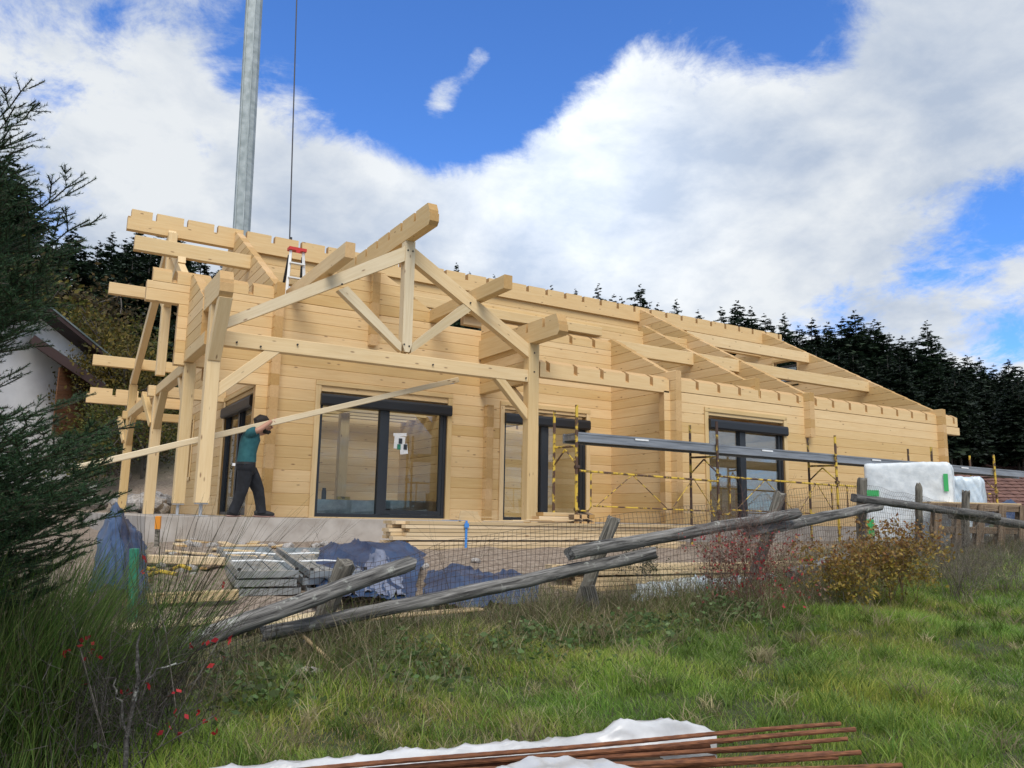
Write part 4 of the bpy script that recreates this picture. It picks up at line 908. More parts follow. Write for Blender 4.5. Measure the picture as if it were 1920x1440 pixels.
for k, (hx, hy, tx, ty, dy) in enumerate(((485,963,514,966,.09), (434,965,450,968,-.09))):
    A, B = Vector(J(hx,hy,dy)), Vector(J(tx,ty,dy)); zs = -.068; q = MB()
    A = Vector((A.x-.03, A.y, zs+.06)); B = Vector((B.x, B.y, zs+.04))
    loft(q, [(A-Vector((.035,0,0)),.035,.03), (A,.060,.046), (A.lerp(B,.35),.060,.048), (A.lerp(B,.65),.044,.050), (A.lerp(B,.9),.034,.046), (B,.018,.024)], 12)
    sh = q.build('shoe', M['shoe'], man, smooth=True)
    q = MB(); loft(q, [(A-Vector((.05,0,.05)),.012,.03), (A-Vector((0,0,.052)),.014,.045), (A.lerp(B,.6)-Vector((0,0,.043)),.013,.05), (B+Vector((.01,0,-.026)),.012,.03)], 8); q.build('sole', M['sole'], sh)
hd = c3(492,791,0)
q = MB(); loft(q, [(hd+Vector((-.085,0,-.06)),.03,.05), (hd+Vector((-.075,0,.0)),.075,.085), (hd+Vector((-.02,0,.035)),.085,.088), (hd+Vector((.045,0,.04)),.062,.078), (hd+Vector((.085,0,.02)),.03,.05)], 14); q.build('hair', M['hair'], man, smooth=True)
fc = c3(499,803,0)
q = MB(); loft(q, [(fc+Vector((-.055,0,-.02)),.03,.072), (fc+Vector((-.01,0,-.055)),.035,.070), (fc+Vector((.04,0,-.065)),.030,.052), (fc+Vector((.068,0,-.045)),.02,.03)], 12); q.build('beard', M['hair'], man, smooth=True)
q = MB(); q.tube([(fc.x+.065, fc.y, fc.z+.055), (fc.x+.095, fc.y, fc.z+.012), (fc.x+.068, fc.y, fc.z+.004)], [.010,.017,.010], 8); q.build('nose', M['skin'], body, smooth=True)
q = MB(); q.tube([(fc.x-.03, fc.y-.082, fc.z+.045), (fc.x-.035, fc.y-.093, fc.z+.01), (fc.x-.025, fc.y-.083, fc.z-.02)], [.012,.016,.009], 8); q.build('ear', M['skin'], body, smooth=True)
for dy in (-.035, .035):
    q = MB(); q.tube([(fc.x+.066, fc.y+dy-.012, fc.z+.045), (fc.x+.070, fc.y+dy+.012, fc.z+.045)], .008, 6); q.build('eye', M['dark'], body)
hn = Vector(J(511,788.5,-.09))
for k in range(4):
    b0 = hn+Vector((.012+.004*k, -.03+.018*k, .018)); fl = .062-.006*abs(k-1.4)
    skin_mesh('finger', [(b0.x, b0.y, b0.z, .0105), (b0.x+fl*.5, b0.y+.004, b0.z+.020, .0095), (b0.x+fl*.95, b0.y+.03, b0.z+.004, .008)], [(0,1),(1,2)], M['skin'], man, I4, sub=1)
skin_mesh('thumb', [(hn.x, hn.y-.03, hn.z, .012), (hn.x+.03, hn.y-.035, hn.z-.028, .0105), (hn.x+.058, hn.y-.022, hn.z-.030, .009)], [(0,1),(1,2)], M['skin'], man, I4, sub=1)
q = MB(); b_ = Vector(J(438,871,-.16)); q.box(b_.x-.02, b_.x+.02, b_.y-.02, b_.y, b_.z-.02, b_.z+.02); q.build('pocket_label', M['paper'], man)
BA, BB = aty(132, 880, 12.47), aty(858, 712, 12.47)
board = tag(empty('carried_board', BA), 'long pale squared board carried slanting on the man\'s shoulder', 'board'); WORLD[board.name] = Matrix.Translation(BA)
bar('plank', BA, BB, .10, .09, M['beam_pale'], board, end=M['plank'])
bl_ = BA.lerp(BB, .975); bar('blue_mark', bl_+Vector((-.11, -.0, -.062)), bl_+Vector((.06, -.0, -.018)), .09, .03, M['blue_strap'], board)

# ------------------------------------------------------------------ broken pole fence with wire mesh
fence = tag(empty('pole_fence', G(at(1100, 1140, 7.8))), 'weathered grey pole fence with leaning posts and rusty wire mesh', 'fence'); WORLD[fence.name] = Matrix.Translation(fence.location)
def pole(name, p0, p1, ra, rb, mat, parent, seed=0, n=14, k=34, bend=.02, square=False, point=False):
    p0 = Vector(p0); p1 = Vector(p1); L = (p1-p0).length; v = []
    for i in range(k+1):
        u = i/k; r_ = ra+(rb-ra)*u; cy = bend*math.sin(u*3.1+seed)+.006*wob(u*9, seed); cz = bend*.7*math.sin(u*2.3+seed*2)+.006*wob(u*8, seed+3)
        for j in range(n):
            a = 2*math.pi*j/n; rr = r_*(1+.07*wob(u*14, a*1.2, seed)+.06*math.sin(a*2+seed)+.05*wob(u*40, a*3, seed*2)+.05*wob(u*23, a*5, seed))
            if square: rr *= .92/max(abs(math.cos(a)), abs(math.sin(a)))**.75
            if i == k and point: rr *= .55
            v.append((L*u+(0 if 0 < i < k else .02*math.sin(a*3+seed)), math.cos(a)*rr+cy, math.sin(a)*rr+cz))
    f = [(i*n+j, i*n+(j+1)%n, (i+1)*n+(j+1)%n, (i+1)*n+j) for i in range(k) for j in range(n)]+[tuple(range(n-1,-1,-1)), tuple(range(k*n, k*n+n))]
    me = pydata(name, v, f, mat); shade_auto(me, 50); return link(name, me, parent, frame(p0, p1-p0, (0,0,1)))
rails = [((-60,1362,4.3),(772,1058,6.75),.070,.060,'pole','long lichened rail sloping down to the ground'), ((495,1187,5.95),(1222,1036,7.85),.058,.064,'pole',''), ((1066,1040,7.3),(1497,962,9.4),.062,.060,'pole',''),
         ((1398,997,8.95),(1652,950,10.95),.066,.058,'pole',''), ((1604,934,10.65),(1868,967,12.3),.058,.062,'pole_dark','darker rail nailed level to the straight posts'), ((1782,963,12.0),(1990,998,12.9),.068,.062,'pole_dark','darker rail nailed level to the straight posts'),
         ((1478,1074,9.4),(1604,1036,10.6),.06,.06,'pole',''), ((1560,1050,10.2),(1700,1040,11.3),.05,.05,'pole',''), ((1785,1046,12.1),(1990,1064,13.0),.055,.055,'pole_dark','')]
for k, (a, b, ra, rb, mt, lb) in enumerate(rails):
    o = pole('rail', at(*a), at(*b), ra, rb, M[mt], fence, seed=k*1.9)
    if lb: o['label'] = lb
posts = [((650,1054),(556,1270),6.55,.078,1), ((1151,972),(1078,1160),8.0,.062,1), ((1463,924),(1408,1105),9.55,.068,0), ((1617,898),(1616,1100),11.05,.062,1), ((1722,907),(1722,1095),11.75,.052,1), ((1812,921),(1808,1090),12.75,.055,1)]
for k, (a, b, t, r_, sq) in enumerate(posts):
    p0, p1 = at(*b, t), at(*a, t+.03); p0 = p0+(p0-p1).normalized()*.15
    o = pole('post', p0, p1, r_*1.05, r_, M['post'], fence, seed=k*2.7+1, square=bool(sq), point=(k == 4), bend=.006)
    if k < 3: o['label'] = 'grey fence post leaning far over'
# wire mesh: a bulging welded net
top = [(-40,1240,4.2),(150,1205,4.65),(300,1165,5.1),(430,1118,5.6),(520,1085,6.0),(640,1056,6.6),(700,1056,6.85),(770,1043,7.1),(840,1014,7.35),(900,1003,7.55),(1056,979,8.05),(1160,966,8.35),(1212,962,8.5),(1290,949,8.9),(1327,946,9.1),(1472,922,9.85),(1524,911,10.2),(1584,903,10.7),(1625,906,11.1),(1720,928,11.85),(1800,946,12.8),(1990,972,13.8)]
def build_mesh():
    T = np.array([list(at(*p)) for p in top]); d = np.concatenate([[0], np.cumsum(np.linalg.norm(np.diff(T, axis=0), axis=1))]); L = d[-1]
    def top_at(x): return np.stack([np.interp(x, d, T[:, i]) for i in range(3)], -1)
    def surf(x, v):      # v = 0 at the top edge .. 1 at the ground
        x = np.asarray(x, float); v = np.asarray(v, float); P = top_at(x); gz = ground_ts(P[..., 0]*FH.x+P[..., 1]*FH.y, P[..., 0]*RH.x+P[..., 1]*RH.y)
        zt = P[..., 2]; P = P.copy(); P[..., 2] = zt+(gz+.02-zt)*v; bulge = .10*np.sin(v*np.pi)*np.sin(x*1.1+.5)+.12*(1-v)**6*(-1)+.02*wob(x*6, v*9, 2.0)
        P[..., 0] -= FH.x*bulge; P[..., 1] -= FH.y*bulge; P[..., 2] += .018*wob(x*3.1, v*4, 1.0)*(1-v); return P
    step = .052; NW = 17; X = np.arange(0, L, step); r_ = .0019; lines = []
    for x in X:
        vv = np.linspace(0, 1, NW); lines.append(surf(x+.012*np.sin(vv*7+x*5)+.05*np.sin(x*.8)*vv, vv))
    for j in range(NW):
        for a in range(0, len(X)-1, 40):
            xx = X[a:a+41]; lines.append(surf(xx, np.full(len(xx), j/(NW-1.))+.006*np.sin(xx*9+j)))
    V = []; F = []; o = 0
    for P in lines:
        k = len(P); tg = np.gradient(P, axis=0); tg /= np.linalg.norm(tg, axis=1, keepdims=True)+1e-9; ref = np.array([.3, .2, .93]) if abs(tg[0, 2]) < .7 else np.array([.8, .6, 0])
        a = np.cross(tg, ref); a /= np.linalg.norm(a, axis=1, keepdims=True); b = np.cross(tg, a)
        ring = np.stack([P+r_*(a*math.cos(q)+b*math.sin(q)) for q in (0, 2.094, 4.189)], 1).reshape(-1, 3); V.append(ring)
        i = np.arange(k-1)[:, None]*3; j = np.arange(3)[None]; F.append((o+np.stack([i+j, i+(j+1) % 3, i+3+(j+1) % 3, i+3+j], -1)).reshape(-1, 4)); o += k*3
    tag(link('wire_mesh', mesh_np('wire_mesh', np.concatenate(V), [np.concatenate(F)], M['wire']), fence), kind='stuff')
build_mesh()
o = pole('ground_pole', G(at(548, 1275, 6.3), .03), G(at(745, 1232, 6.9), .03), .05, .045, M['pole_dark'], None, seed=4); tag(o, 'short grey pole lying in the grass at the foot of the leaning post', 'pole')
o = pole('ground_pole', G(at(925, 1190, 7.1), .03), G(at(1010, 1172, 7.5), .03), .05, .04, M['pole_dark'], None, seed=5); tag(o, 'broken pole end almost hidden in the grass under the second rail', 'pole')
o = bar('leaning_stick', G(at(655, 1308, 5.6)), at(552, 1178, 6.2), .028, .018, M['plank']); tag(o, 'thin split stick leaning against the rail end by the first post', 'stick')
t_ = tag(empty('decking_offcut', G(at(1112, 1158, 7.75))), 'grooved grey decking offcut propping the leaning post', 'board'); WORLD[t_.name] = Matrix.Translation(t_.location)
A, B = at(1118, 1165, 7.75), at(1102, 1099, 7.85)
for k in range(7): o_ = RH*(.021*(k-3)); bar('groove_rib', A+o_, B+o_, .016, .03, M['post'], t_, up=FH*-1)
bar('board', A-FH*-.012, B-FH*-.012, .145, .02, M['post'], t_, up=FH*-1)

# ------------------------------------------------------------------ foreground: reinforcing rods on a plastic sheet
ZRD = -.90
def atz(px, py, z): d = ray(px, py); return d*(z/d.z)
rods = [((1575,1357),(690,1436),.0095,'topmost rusty rod with its end reaching over the grass'), ((1603,1369),(640,1447),.0105,'second rusty rod from the top of the bundle'), ((1588,1387),(790,1440),.0095,'third rusty rod ending beside the second one'), ((1613,1411),(930,1446),.010,'fourth rusty rod from the top with a separate tip'), ((1690,1434),(1000,1462),.011,'longest rusty rod at the front of the bundle'),
        ((1372,1386),(700,1440),.012,'short rusty rod ending on the white sheet'), ((1330,1399),(760,1447),.012,'short rusty rod ending below the white sheet corner'), ((1560,1414),(1000,1452),.012,'rusty rod lying under the fourth one'), ((1340,1424),(980,1455),.013,'rusty rod at the front edge of the plastic'), ((1500,1441),(1100,1466),.011,'rusty rod cut by the bottom of the view'),
        ((1200,1394),(690,1433),.0095,'thin rusty rod ending near the fold of the sheet'), ((1520,1399),(820,1441),.0095,'thin rusty rod between the third and fourth ones'), ((1420,1404),(880,1444),.0095,'thin rusty rod ending short of the fourth one'), ((1570,1421),(1040,1452),.010,'rusty rod just above the longest one'), ((1450,1428),(1010,1454),.0095,'thin rusty rod just behind the longest one'), ((1640,1440),(1150,1466),.010,'thin rusty rod below the longest one')]
for k, (a, b, r_, lb) in enumerate(rods):
    z = ZRD-.012*(k % 3)-(.008*k); A = atz(*a, z); B = atz(*b, z); D = (B-A).normalized(); B = A+D*(3.2+.3*math.sin(k*2.1)); A0 = A
    q = []; n = 8; K = 120; V = []
    for i in range(K+1):
        u = i/K; p = A0.lerp(B, u)+Vector((0, 0, .012*math.sin(u*4+k*1.7)*u+.004*math.sin(u*11+k)))
        ax = D.orthogonal().normalized(); bx = D.cross(ax)
        for j in range(n):
            an = 2*math.pi*j/n; rr = r_*(1+.035*(1 if (i+j//2) % 2 else -1)*(1 if j % 4 else -.6)); V.append(p+(ax*math.cos(an)+bx*math.sin(an))*rr)
    F = [(i*n+j, i*n+(j+1)%n, (i+1)*n+(j+1)%n, (i+1)*n+j) for i in range(K) for j in range(n)]+[tuple(range(n-1,-1,-1)), tuple(range(K*n, K*n+n))]
    mw = frame(A0, D, (0,0,1)); me = pydata('reinforcing_rod', [mw.inverted() @ p for p in V], F, M['rust'], smooth=False); tag(link('reinforcing_rod', me, None, mw), lb, 'steel rod', 'rusty reinforcing rods on the sheet')
def sheet():
    edge = [(330,1455),(440,1438),(560,1428),(650,1420),(760,1411),(900,1400),(1000,1390),(1060,1385),(1130,1374),(1160,1350),(1200,1352),(1290,1357),(1330,1366),(1345,1392)]
    V = []; nu = 90; nv = 26; ex = np.array(edge, float)
    for i in range(nu+1):
        u = i/nu; px = 330+1015*u; py = np.interp(px, ex[:, 0], ex[:, 1]); T = 2.75+.85*u
        for j in range(nv+1):
            v = j/nv
            if v < .55: w = v/.55; a = at(px, py+55*(1-w)+0, T-.02-.10*(1-w)); a.z = max(a.z, ZRD-.035) if w > .2 else ZRD-.04-.1*(1-w/.2); p = a
            else:
                w = (v-.55)/.45; p = at(px, py, T)+FH*(.30*w); gz = ground_xy(p.x, p.y)+.03; p.z = p.z*(1-w*w)+gz*w*w
            cr_ = (1-abs(math.sin(u*31+v*5+wob(u*14, v*7))))**4*.014+(1-abs(math.sin(u*57-v*9+2*wob(u*9, v*5, 3.0))))**5*.007+.009*wob(u*21, v*9, 1.0)+.0015*wob(u*80, v*30, 2.0); V.append(p+Vector((0, 0, cr_))-FH*.012*wob(u*25, v*9))
    F = [(i*(nv+1)+j, (i+1)*(nv+1)+j, (i+1)*(nv+1)+j+1, i*(nv+1)+j+1) for i in range(nu) for j in range(nv)]
    tag(link('plastic_sheet', pydata('plastic_sheet', V, F, M['sheet'], smooth=True)), 'milky plastic sheet draped under the rusty rods in the foreground', 'plastic sheet')
    V = []; nu = 40; nv = 12
    for i in range(nu+1):
        u = i/nu
        for j in range(nv+1):
            v = j/nv; px = 900+330*u; c = atz(px, 1462-(44*math.sin(math.pi*min(1, u*1.05))**.6)*v, ZRD+.02); V.append(c+Vector((0, 0, .012*wob(u*18, v*6)-.0*v)))
    F = [(i*(nv+1)+j, (i+1)*(nv+1)+j, (i+1)*(nv+1)+j+1, i*(nv+1)+j+1) for i in range(nu) for j in range(nv)]
    tag(link('plastic_sheet', pydata('plastic_sheet', V, F, M['sheet'], smooth=True)), 'loose flap of plastic lying over the front rods', 'plastic sheet')
    # timber bundle that carries rods and sheet
    for k in range(3):
        A = atz(430+60*k, 1475+14*k, ZRD-.13); B = atz(1210+20*k, 1428+14*k, ZRD-.13); o = bar('support_timber', A, B, .1, .12, M['pallet']); tag(o, ['rearmost rough timber under the plastic sheet', 'middle rough timber under the plastic sheet', 'front rough timber under the plastic sheet'][k], 'timber', 'timbers under the plastic sheet')
        for w in (.12, .88):
            p = A.lerp(B, w); v, f = box_vf(-.06, .06, -.06, .06, ground_xy(p.x, p.y)-.05, p.z-.062); o = link('support_block', pydata('support_block', v, f, M['pallet']), None, Matrix.Translation((p.x, p.y, 0))); tag(o, 'wooden block under the timbers that carry the rods', 'block', 'blocks under the rod timbers')
sheet()

# ------------------------------------------------------------------ vegetation helpers
def ribbons(P, W, side, col, tip=True):
    """P (n,k,3) centre lines, W (n,k) half widths, side (n,3); returns verts, quad faces, cols"""
    n, k, _ = P.shape; V = np.stack([P-side[:, None]*W[..., None], P+side[:, None]*W[..., None]], 2).reshape(-1, 3)
    b = (np.arange(n)*k*2)[:, None]+(np.arange(k-1)*2)[None]; F = np.stack([b, b+1, b+3, b+2], -1).reshape(-1, 4)
    C = np.repeat(col, k*2, axis=0) if col.ndim == 2 else np.repeat(col.reshape(-1, 3), 2, axis=0)
    return V, F, C
def quads(C, A, B, col):
    """leaf quads: centre C, half vectors A (length) and B (width); kite outline"""
    V = np.stack([C-A, C+B-.1*A, C+A, C-B-.1*A], 1).reshape(-1, 3); F = np.arange(len(C)*4).reshape(-1, 4); return V, F, np.repeat(col, 4, axis=0)
def rdir(n):
    v = rng.normal(size=(n, 3)); return v/np.linalg.norm(v, axis=1, keepdims=True)
def pick(cols, n, w=None, jit=.25):
    c = np.array(cols)[rng.choice(len(cols), n, p=w)]; return c*(1+rng.uniform(-jit, jit, (n, 1)))
def merge(parts):
    V = []; F = []; C = []; o = 0
    for v, f, c in parts: V.append(v); F.append(f+o); C.append(c); o += len(v)
    return np.concatenate(V), [np.concatenate(F)], np.concatenate(C)
# ------------------------------------------------------------------ grass
def grass():
    N = 520000; t = 1.7+10.4*rng.random(N)**.92; s = -(.70*t+.6)+rng.random(N)*(1.60*t+2.0)
    ft = fence_t(s); keep = (t < ft+.25); bare = wob(t*1.7, s*1.9, 4.0); keep &= rng.random(N) < .80+.35*bare
    keep &= ~((s < -2.0-.0*t) & (rng.random(N) < .45)); t = t[keep]; s = s[keep]; n = len(t)
    cl = wob(t*2.3, s*2.5, 1.0)+.6*wob(t*6, s*6.4, 2.0); big = wob(t*.8, s*.9, 5.0)
    h = (.055+.05*rng.random(n)+.05*cl+.025*big)*(.75+.05*t); h = np.clip(h, .03, .24)
    near = smooth((t-(fence_t(s)-1.3))/1.3); h *= 1+.55*near*rng.random(n)
    dry = np.clip(.16+.22*wob(t*1.1+3, s*1.2, 7.0)+.25*near+.12*(cl < -.4), 0, .85); isd = rng.random(n) < dry
    g = pick([(.17,.27,.04), (.25,.36,.06), (.33,.42,.08), (.21,.32,.06), (.38,.43,.10)], n, None, .25)
    d = pick([(.46,.40,.22), (.36,.30,.16), (.52,.46,.28), (.27,.22,.12)], n, None, .3); col = np.where(isd[:, None], d, g)
    col *= (1+.30*np.clip(big, -1, 1)+.22*np.clip(cl, -1.2, 1.2))[:, None]; col[:, 0] *= 1+.22*np.clip(wob(t*1.9, s*1.7, 12.0), -1, 1)
    az = rng.random(n)*2*np.pi; lean = .25+.55*rng.random(n)+.3*isd; wind = .35*wob(t*1.5, s*1.4, 9.0)
    dx = np.cos(az)*lean+wind; dy = np.sin(az)*lean
    base = np.stack([FH.x*t+RH.x*s, FH.y*t+RH.y*s, ground_ts(t, s)-.01], -1); k = 4; u = np.linspace(0, 1, k)
    P = base[:, None]+np.stack([dx[:, None]*h[:, None]*u**2*.9, dy[:, None]*h[:, None]*u**2*.9, h[:, None]*(u-.28*lean[:, None]*u**2)], -1)
    w = (.0016+.0013*rng.random(n))*(.7+.11*t); W = w[:, None]*np.array([1, .85, .55, .06])[None]
    a2 = rng.random(n)*np.pi; side = np.stack([np.cos(a2), np.sin(a2), np.zeros(n)], -1)
    V, F, C = ribbons(P, W, side, col); tag(link('grass', mesh_np('grass', V, [F], M['grass'], cols=C)), kind='stuff')
    # coarser tufts standing out of the turf
    nt_ = 1800; tt = 2.6+8.6*rng.random(nt_)**.85; st = -(.70*tt+.4)+rng.random(nt_)*(1.58*tt+1.6); kp = tt < fence_t(st)-.1; tt = tt[kp]; st = st[kp]; nb_ = 34; n = len(tt)*nb_
    tq = np.repeat(tt, nb_)+rng.normal(0, .035, n); sq = np.repeat(st, nb_)+rng.normal(0, .035, n); hh = np.repeat(.09+.13*rng.random(len(tt))**1.5, nb_)*(.5+.7*rng.random(n)); tone = np.repeat(.55+.7*rng.random(len(tt)), nb_); dryt = np.repeat(rng.random(len(tt)) < .22, nb_)
    col = np.where(dryt[:, None], pick([(.46,.40,.22), (.36,.31,.17)], n, None, .25), pick([(.12,.21,.035), (.17,.27,.05), (.24,.33,.07)], n, None, .2))*tone[:, None]
    az = rng.random(n)*2*np.pi; lean = .35+.8*rng.random(n); base = np.stack([FH.x*tq+RH.x*sq, FH.y*tq+RH.y*sq, ground_ts(tq, sq)-.01], -1); k = 5; u = np.linspace(0, 1, k)
    P = base[:, None]+np.stack([np.cos(az)[:, None]*lean[:, None]*hh[:, None]*u**1.8, np.sin(az)[:, None]*lean[:, None]*hh[:, None]*u**1.8, hh[:, None]*(1.1*u-.5*lean[:, None]*u**2.4)], -1)
    W = ((.0020+.0016*rng.random(n))*(.7+.10*tq))[:, None]*np.array([1, .95, .8, .55, .05])[None]; a2 = rng.random(n)*np.pi; side = np.stack([np.cos(a2), np.sin(a2), np.zeros(n)], -1)
    V, F, C = ribbons(P, W, side, col); tag(link('grass', mesh_np('grass', V, [F], M['grass'], cols=C)), kind='stuff')
    # rank dry growth along the fence
    n = 44000; s = -4.2+15*rng.random(n)**.9; t = fence_t(s)+rng.normal(-.05, .55, n)-.15; dens = wob(s*1.3, t*1.1, 3.0); kp = (rng.random(n) < .72+.5*dens); s = s[kp]; t = t[kp]; n = len(s)
    h = (.18+.30*rng.random(n)**1.5)*(.85+.35*np.clip(wob(s*1.9, t, 6.0), -1, 1))
    col = pick([(.22,.17,.10), (.33,.275,.165), (.15,.125,.07), (.44,.38,.24), (.12,.16,.045), (.15,.19,.055)], n, [.14,.19,.12,.15,.20,.20], .3)
    az = rng.random(n)*2*np.pi; lean = .2+.7*rng.random(n); base = np.stack([FH.x*t+RH.x*s, FH.y*t+RH.y*s, ground_ts(t, s)-.01], -1); k = 5; u = np.linspace(0, 1, k)
    P = base[:, None]+np.stack([np.cos(az)[:, None]*lean[:, None]*h[:, None]*u**2, np.sin(az)[:, None]*lean[:, None]*h[:, None]*u**2, h[:, None]*(u-.35*lean[:, None]*u**2)], -1)
    W = (.0018+.0012*rng.random(n))[:, None]*np.array([1, .9, .8, .6, .1])[None]*1.25; a2 = rng.random(n)*np.pi; side = np.stack([np.cos(a2), np.sin(a2), np.zeros(n)], -1)
    V, F, C = ribbons(P, W, side, col); tag(link('dry_grass', mesh_np('dry_grass', V, [F], M['grass'], cols=C)), kind='stuff')
    n = 30000; s = -.5+12*rng.random(n); t = fence_t(s)+.3+1.9*rng.random(n)**1.4; kp = rng.random(n) < .6+.6*wob(s*1.5, t*1.5, 8.0); s = s[kp]; t = t[kp]; n = len(s)
    h = .10+.28*rng.random(n)**1.6; col = pick([(.30,.24,.15), (.40,.34,.21), (.20,.17,.10), (.15,.18,.06)], n, None, .3); az = rng.random(n)*2*np.pi; lean = .3+.8*rng.random(n); base = np.stack([FH.x*t+RH.x*s, FH.y*t+RH.y*s, ground_ts(t, s)-.01], -1); k = 4; u = np.linspace(0, 1, k)
    P = base[:, None]+np.stack([np.cos(az)[:, None]*lean[:, None]*h[:, None]*u**2, np.sin(az)[:, None]*lean[:, None]*h[:, None]*u**2, h[:, None]*(u-.35*lean[:, None]*u**2)], -1)
    W = np.full((n, 1), .0026)*np.array([1, .9, .6, .1])[None]; a2 = rng.random(n)*np.pi; side = np.stack([np.cos(a2), np.sin(a2), np.zeros(n)], -1)
    V, F, C = ribbons(P, W, side, col); tag(link('dry_grass', mesh_np('dry_grass', V, [F], M['grass'], cols=C)), kind='stuff')
    # low leafy weeds between the turf and the mesh
    n = 5200; s = -2.2+4.6*rng.random(n); t = fence_t(s)-.75+rng.normal(0, .33, n); hz = ground_ts(t, s)+.22*rng.random(n)**1.4*(.6+.7*np.clip(wob(s*3, t*3, 1.5), -1, 1)); C0 = np.stack([FH.x*t+RH.x*s, FH.y*t+RH.y*s, hz], -1)
    a = rdir(n); a[:, 2] *= .5; b = np.cross(a, rdir(n)); b /= np.linalg.norm(b, axis=1, keepdims=True)+1e-6; sz = (.012+.018*rng.random(n))[:, None]
    V, F, C = quads(C0, a*sz*1.4, b*sz*.75, pick([(.09,.15,.05), (.12,.19,.065), (.16,.21,.09), (.08,.11,.04)], n, None, .3)); tag(link('weeds', mesh_np('weeds', V, [F], M['leaf'], cols=C)), kind='stuff')
grass()

# ------------------------------------------------------------------ conifers of the wood
def conifer(seed, H, bare=.12, spread=.17, whorls=34, per=8, dens=7, tone=1.0):
    g = np.random.default_rng(seed); parts = []; A = []
    for w in range(whorls):
        u = w/(whorls-1.); z = H*(bare+(1-bare)*u**.92); Rr = H*spread*((1-u)**.72)*(.8+.4*g.random())+.10
        for b in range(per if u < .85 else 5):
            az = g.random()*6.283; L = Rr*(.6+.6*g.random()); up = .45*u-.12+.15*g.normal(); A.append((z+g.normal()*.12, az, L, up))
    A = np.array(A); n = len(A); k = dens; uu = np.linspace(.12, 1, k); d = np.stack([np.cos(A[:, 1]), np.sin(A[:, 1]), A[:, 3]], -1)
    C = np.stack([np.zeros(n), np.zeros(n), A[:, 0]], -1)[:, None]+d[:, None]*(A[:, 2][:, None]*uu[None])[..., None]; C[..., 2] -= (A[:, 2][:, None]*.22*uu**2)
    sdv = np.stack([-d[:, 1], d[:, 0], np.zeros(n)], -1)[:, None]
    for sg in (-1, 1, 0):
        ln = (A[:, 2][:, None]*(.34-.22*uu)+.10)[..., None]*(.7+.6*g.random((n, k, 1)))
        tip = C+(sdv*sg*.9+d[:, None]*.55+g.normal(0, .18, (n, k, 3)))*ln; tip[..., 2] -= ln[..., 0]*(.22 if sg else .05)
        wv = (np.cross(tip-C, np.array([0, 0, 1.0]))); wv /= np.linalg.norm(wv, axis=-1, keepdims=True)+1e-6; wv = wv*.7+g.normal(0, .45, (n, k, 3))
        wd = ln*.30; mid = C*.45+tip*.55
        V = np.stack([C, mid+wv*wd, tip, mid-wv*wd], 2).reshape(-1, 3); F = np.arange(n*k*4).reshape(-1, 4)
        base = np.array([(.010,.019,.010), (.014,.026,.013), (.020,.034,.016), (.008,.014,.009)])[g.integers(0, 4, n*k)]*tone*(.8+.4*g.random((n*k, 1)))
        parts.append((V, F, np.repeat(base, 4, axis=0)))
    V, F, Cc = merge(parts); return mesh_np('crown', V, F, M['needle'], cols=Cc)
def trunk_mesh(H, r0, r1=.03, mat=None, k=8, n=8, seed=0):
    v = []; 
    for i in range(k+1):
        u = i/k; r_ = r0*(1-u)+r1*u
        for j in range(n): a = 6.283*j/n; v.append((math.cos(a)*r_*(1+.08*math.sin(a*3+i))+.05*math.sin(u*4+seed), math.sin(a)*r_+.05*math.cos(u*3+seed), -.6+(H+.6)*u))
    f = [(i*n+j, i*n+(j+1)%n, (i+1)*n+(j+1)%n, (i+1)*n+j) for i in range(k) for j in range(n)]; return pydata('trunk', v, f, mat or M['bark'], smooth=True)
CT = []
for sd, H, bare, sp, wh, per, dn in ((1, 18, .10, .22, 40, 11, 8), (2, 18, .06, .26, 42, 11, 8), (3, 18, .30, .20, 34, 11, 8), (4, 18, .45, .22, 28, 11, 8), (5, 18, .12, .18, 40, 9, 8), (6, 18, .18, .27, 32, 11, 8)):
    CT.append((H, conifer(sd, H, bare, sp, wh, per, dn, (1.0, 1.7, 1.2, 1.0, 2.0, 1.4)[sd-1]), trunk_mesh(H*.97, .24, .03, seed=sd)))
def forest_tree(kind, base, top_z, label, group, widen=1.0):
    H, cr_, tr_ = CT[kind]; s = (top_z-base.z)/H; a = random.uniform(0, 6.28); mw = Matrix.Translation(base) @ Matrix.Rotation(a, 4, 'Z') @ Matrix.Diagonal((s*widen, s*widen, s, 1))
    e = empty('fir_tree', base); e.matrix_basis = mw; WORLD[e.name] = mw; tag(e, label, 'tree', group); link('trunk', tr_, e, mw); link('crown', cr_, e, mw); return e
G_R, G_L = 'firs of the wood on the right', 'firs behind the chalet on the left'
sky_r = [(1382,566,74,1),(1352,580,80,4),(1408,580,76,4),(1434,592,72,0),(1470,592,70,4),(1498,612,68,1),(1522,600,69,0),(1552,606,70,1),(1578,598,67,0),(1602,584,66,1),(1638,602,66,5),(1666,628,70,0),(1690,632,66,2),(1712,634,72,1),(1737,606,64,4),(1762,648,66,5),(1784,664,68,0),(1812,668,62,5),(1836,672,70,1),(1862,686,62,0),(1890,676,63,5),(1916,690,60,1),(1950,680,64,0),(1990,690,62,1),(1446,604,80,0),(1620,612,76,1),(1560,620,80,0),(1700,650,76,0)]
for k, (px, py, t, kd) in enumerate(sky_r):
    p = at(px, py, t); b = Vector((p.x, p.y, ground_xy(p.x, p.y)-.3)); lb = '%s dark fir from the gable along the right skyline' % ORD[sorted(q[0] for q in sky_r).index(px)]
    if k == 14: lb = 'dark fir with a thin spire standing above the wood near the roof end'
    if k == 9: lb = 'tallest broad fir on the skyline above the right gable'
    if k == 0: lb = 'pointed fir just right of the ridge end on the skyline'
    forest_tree(kd, b, p.z, lb, G_R, 1.15)
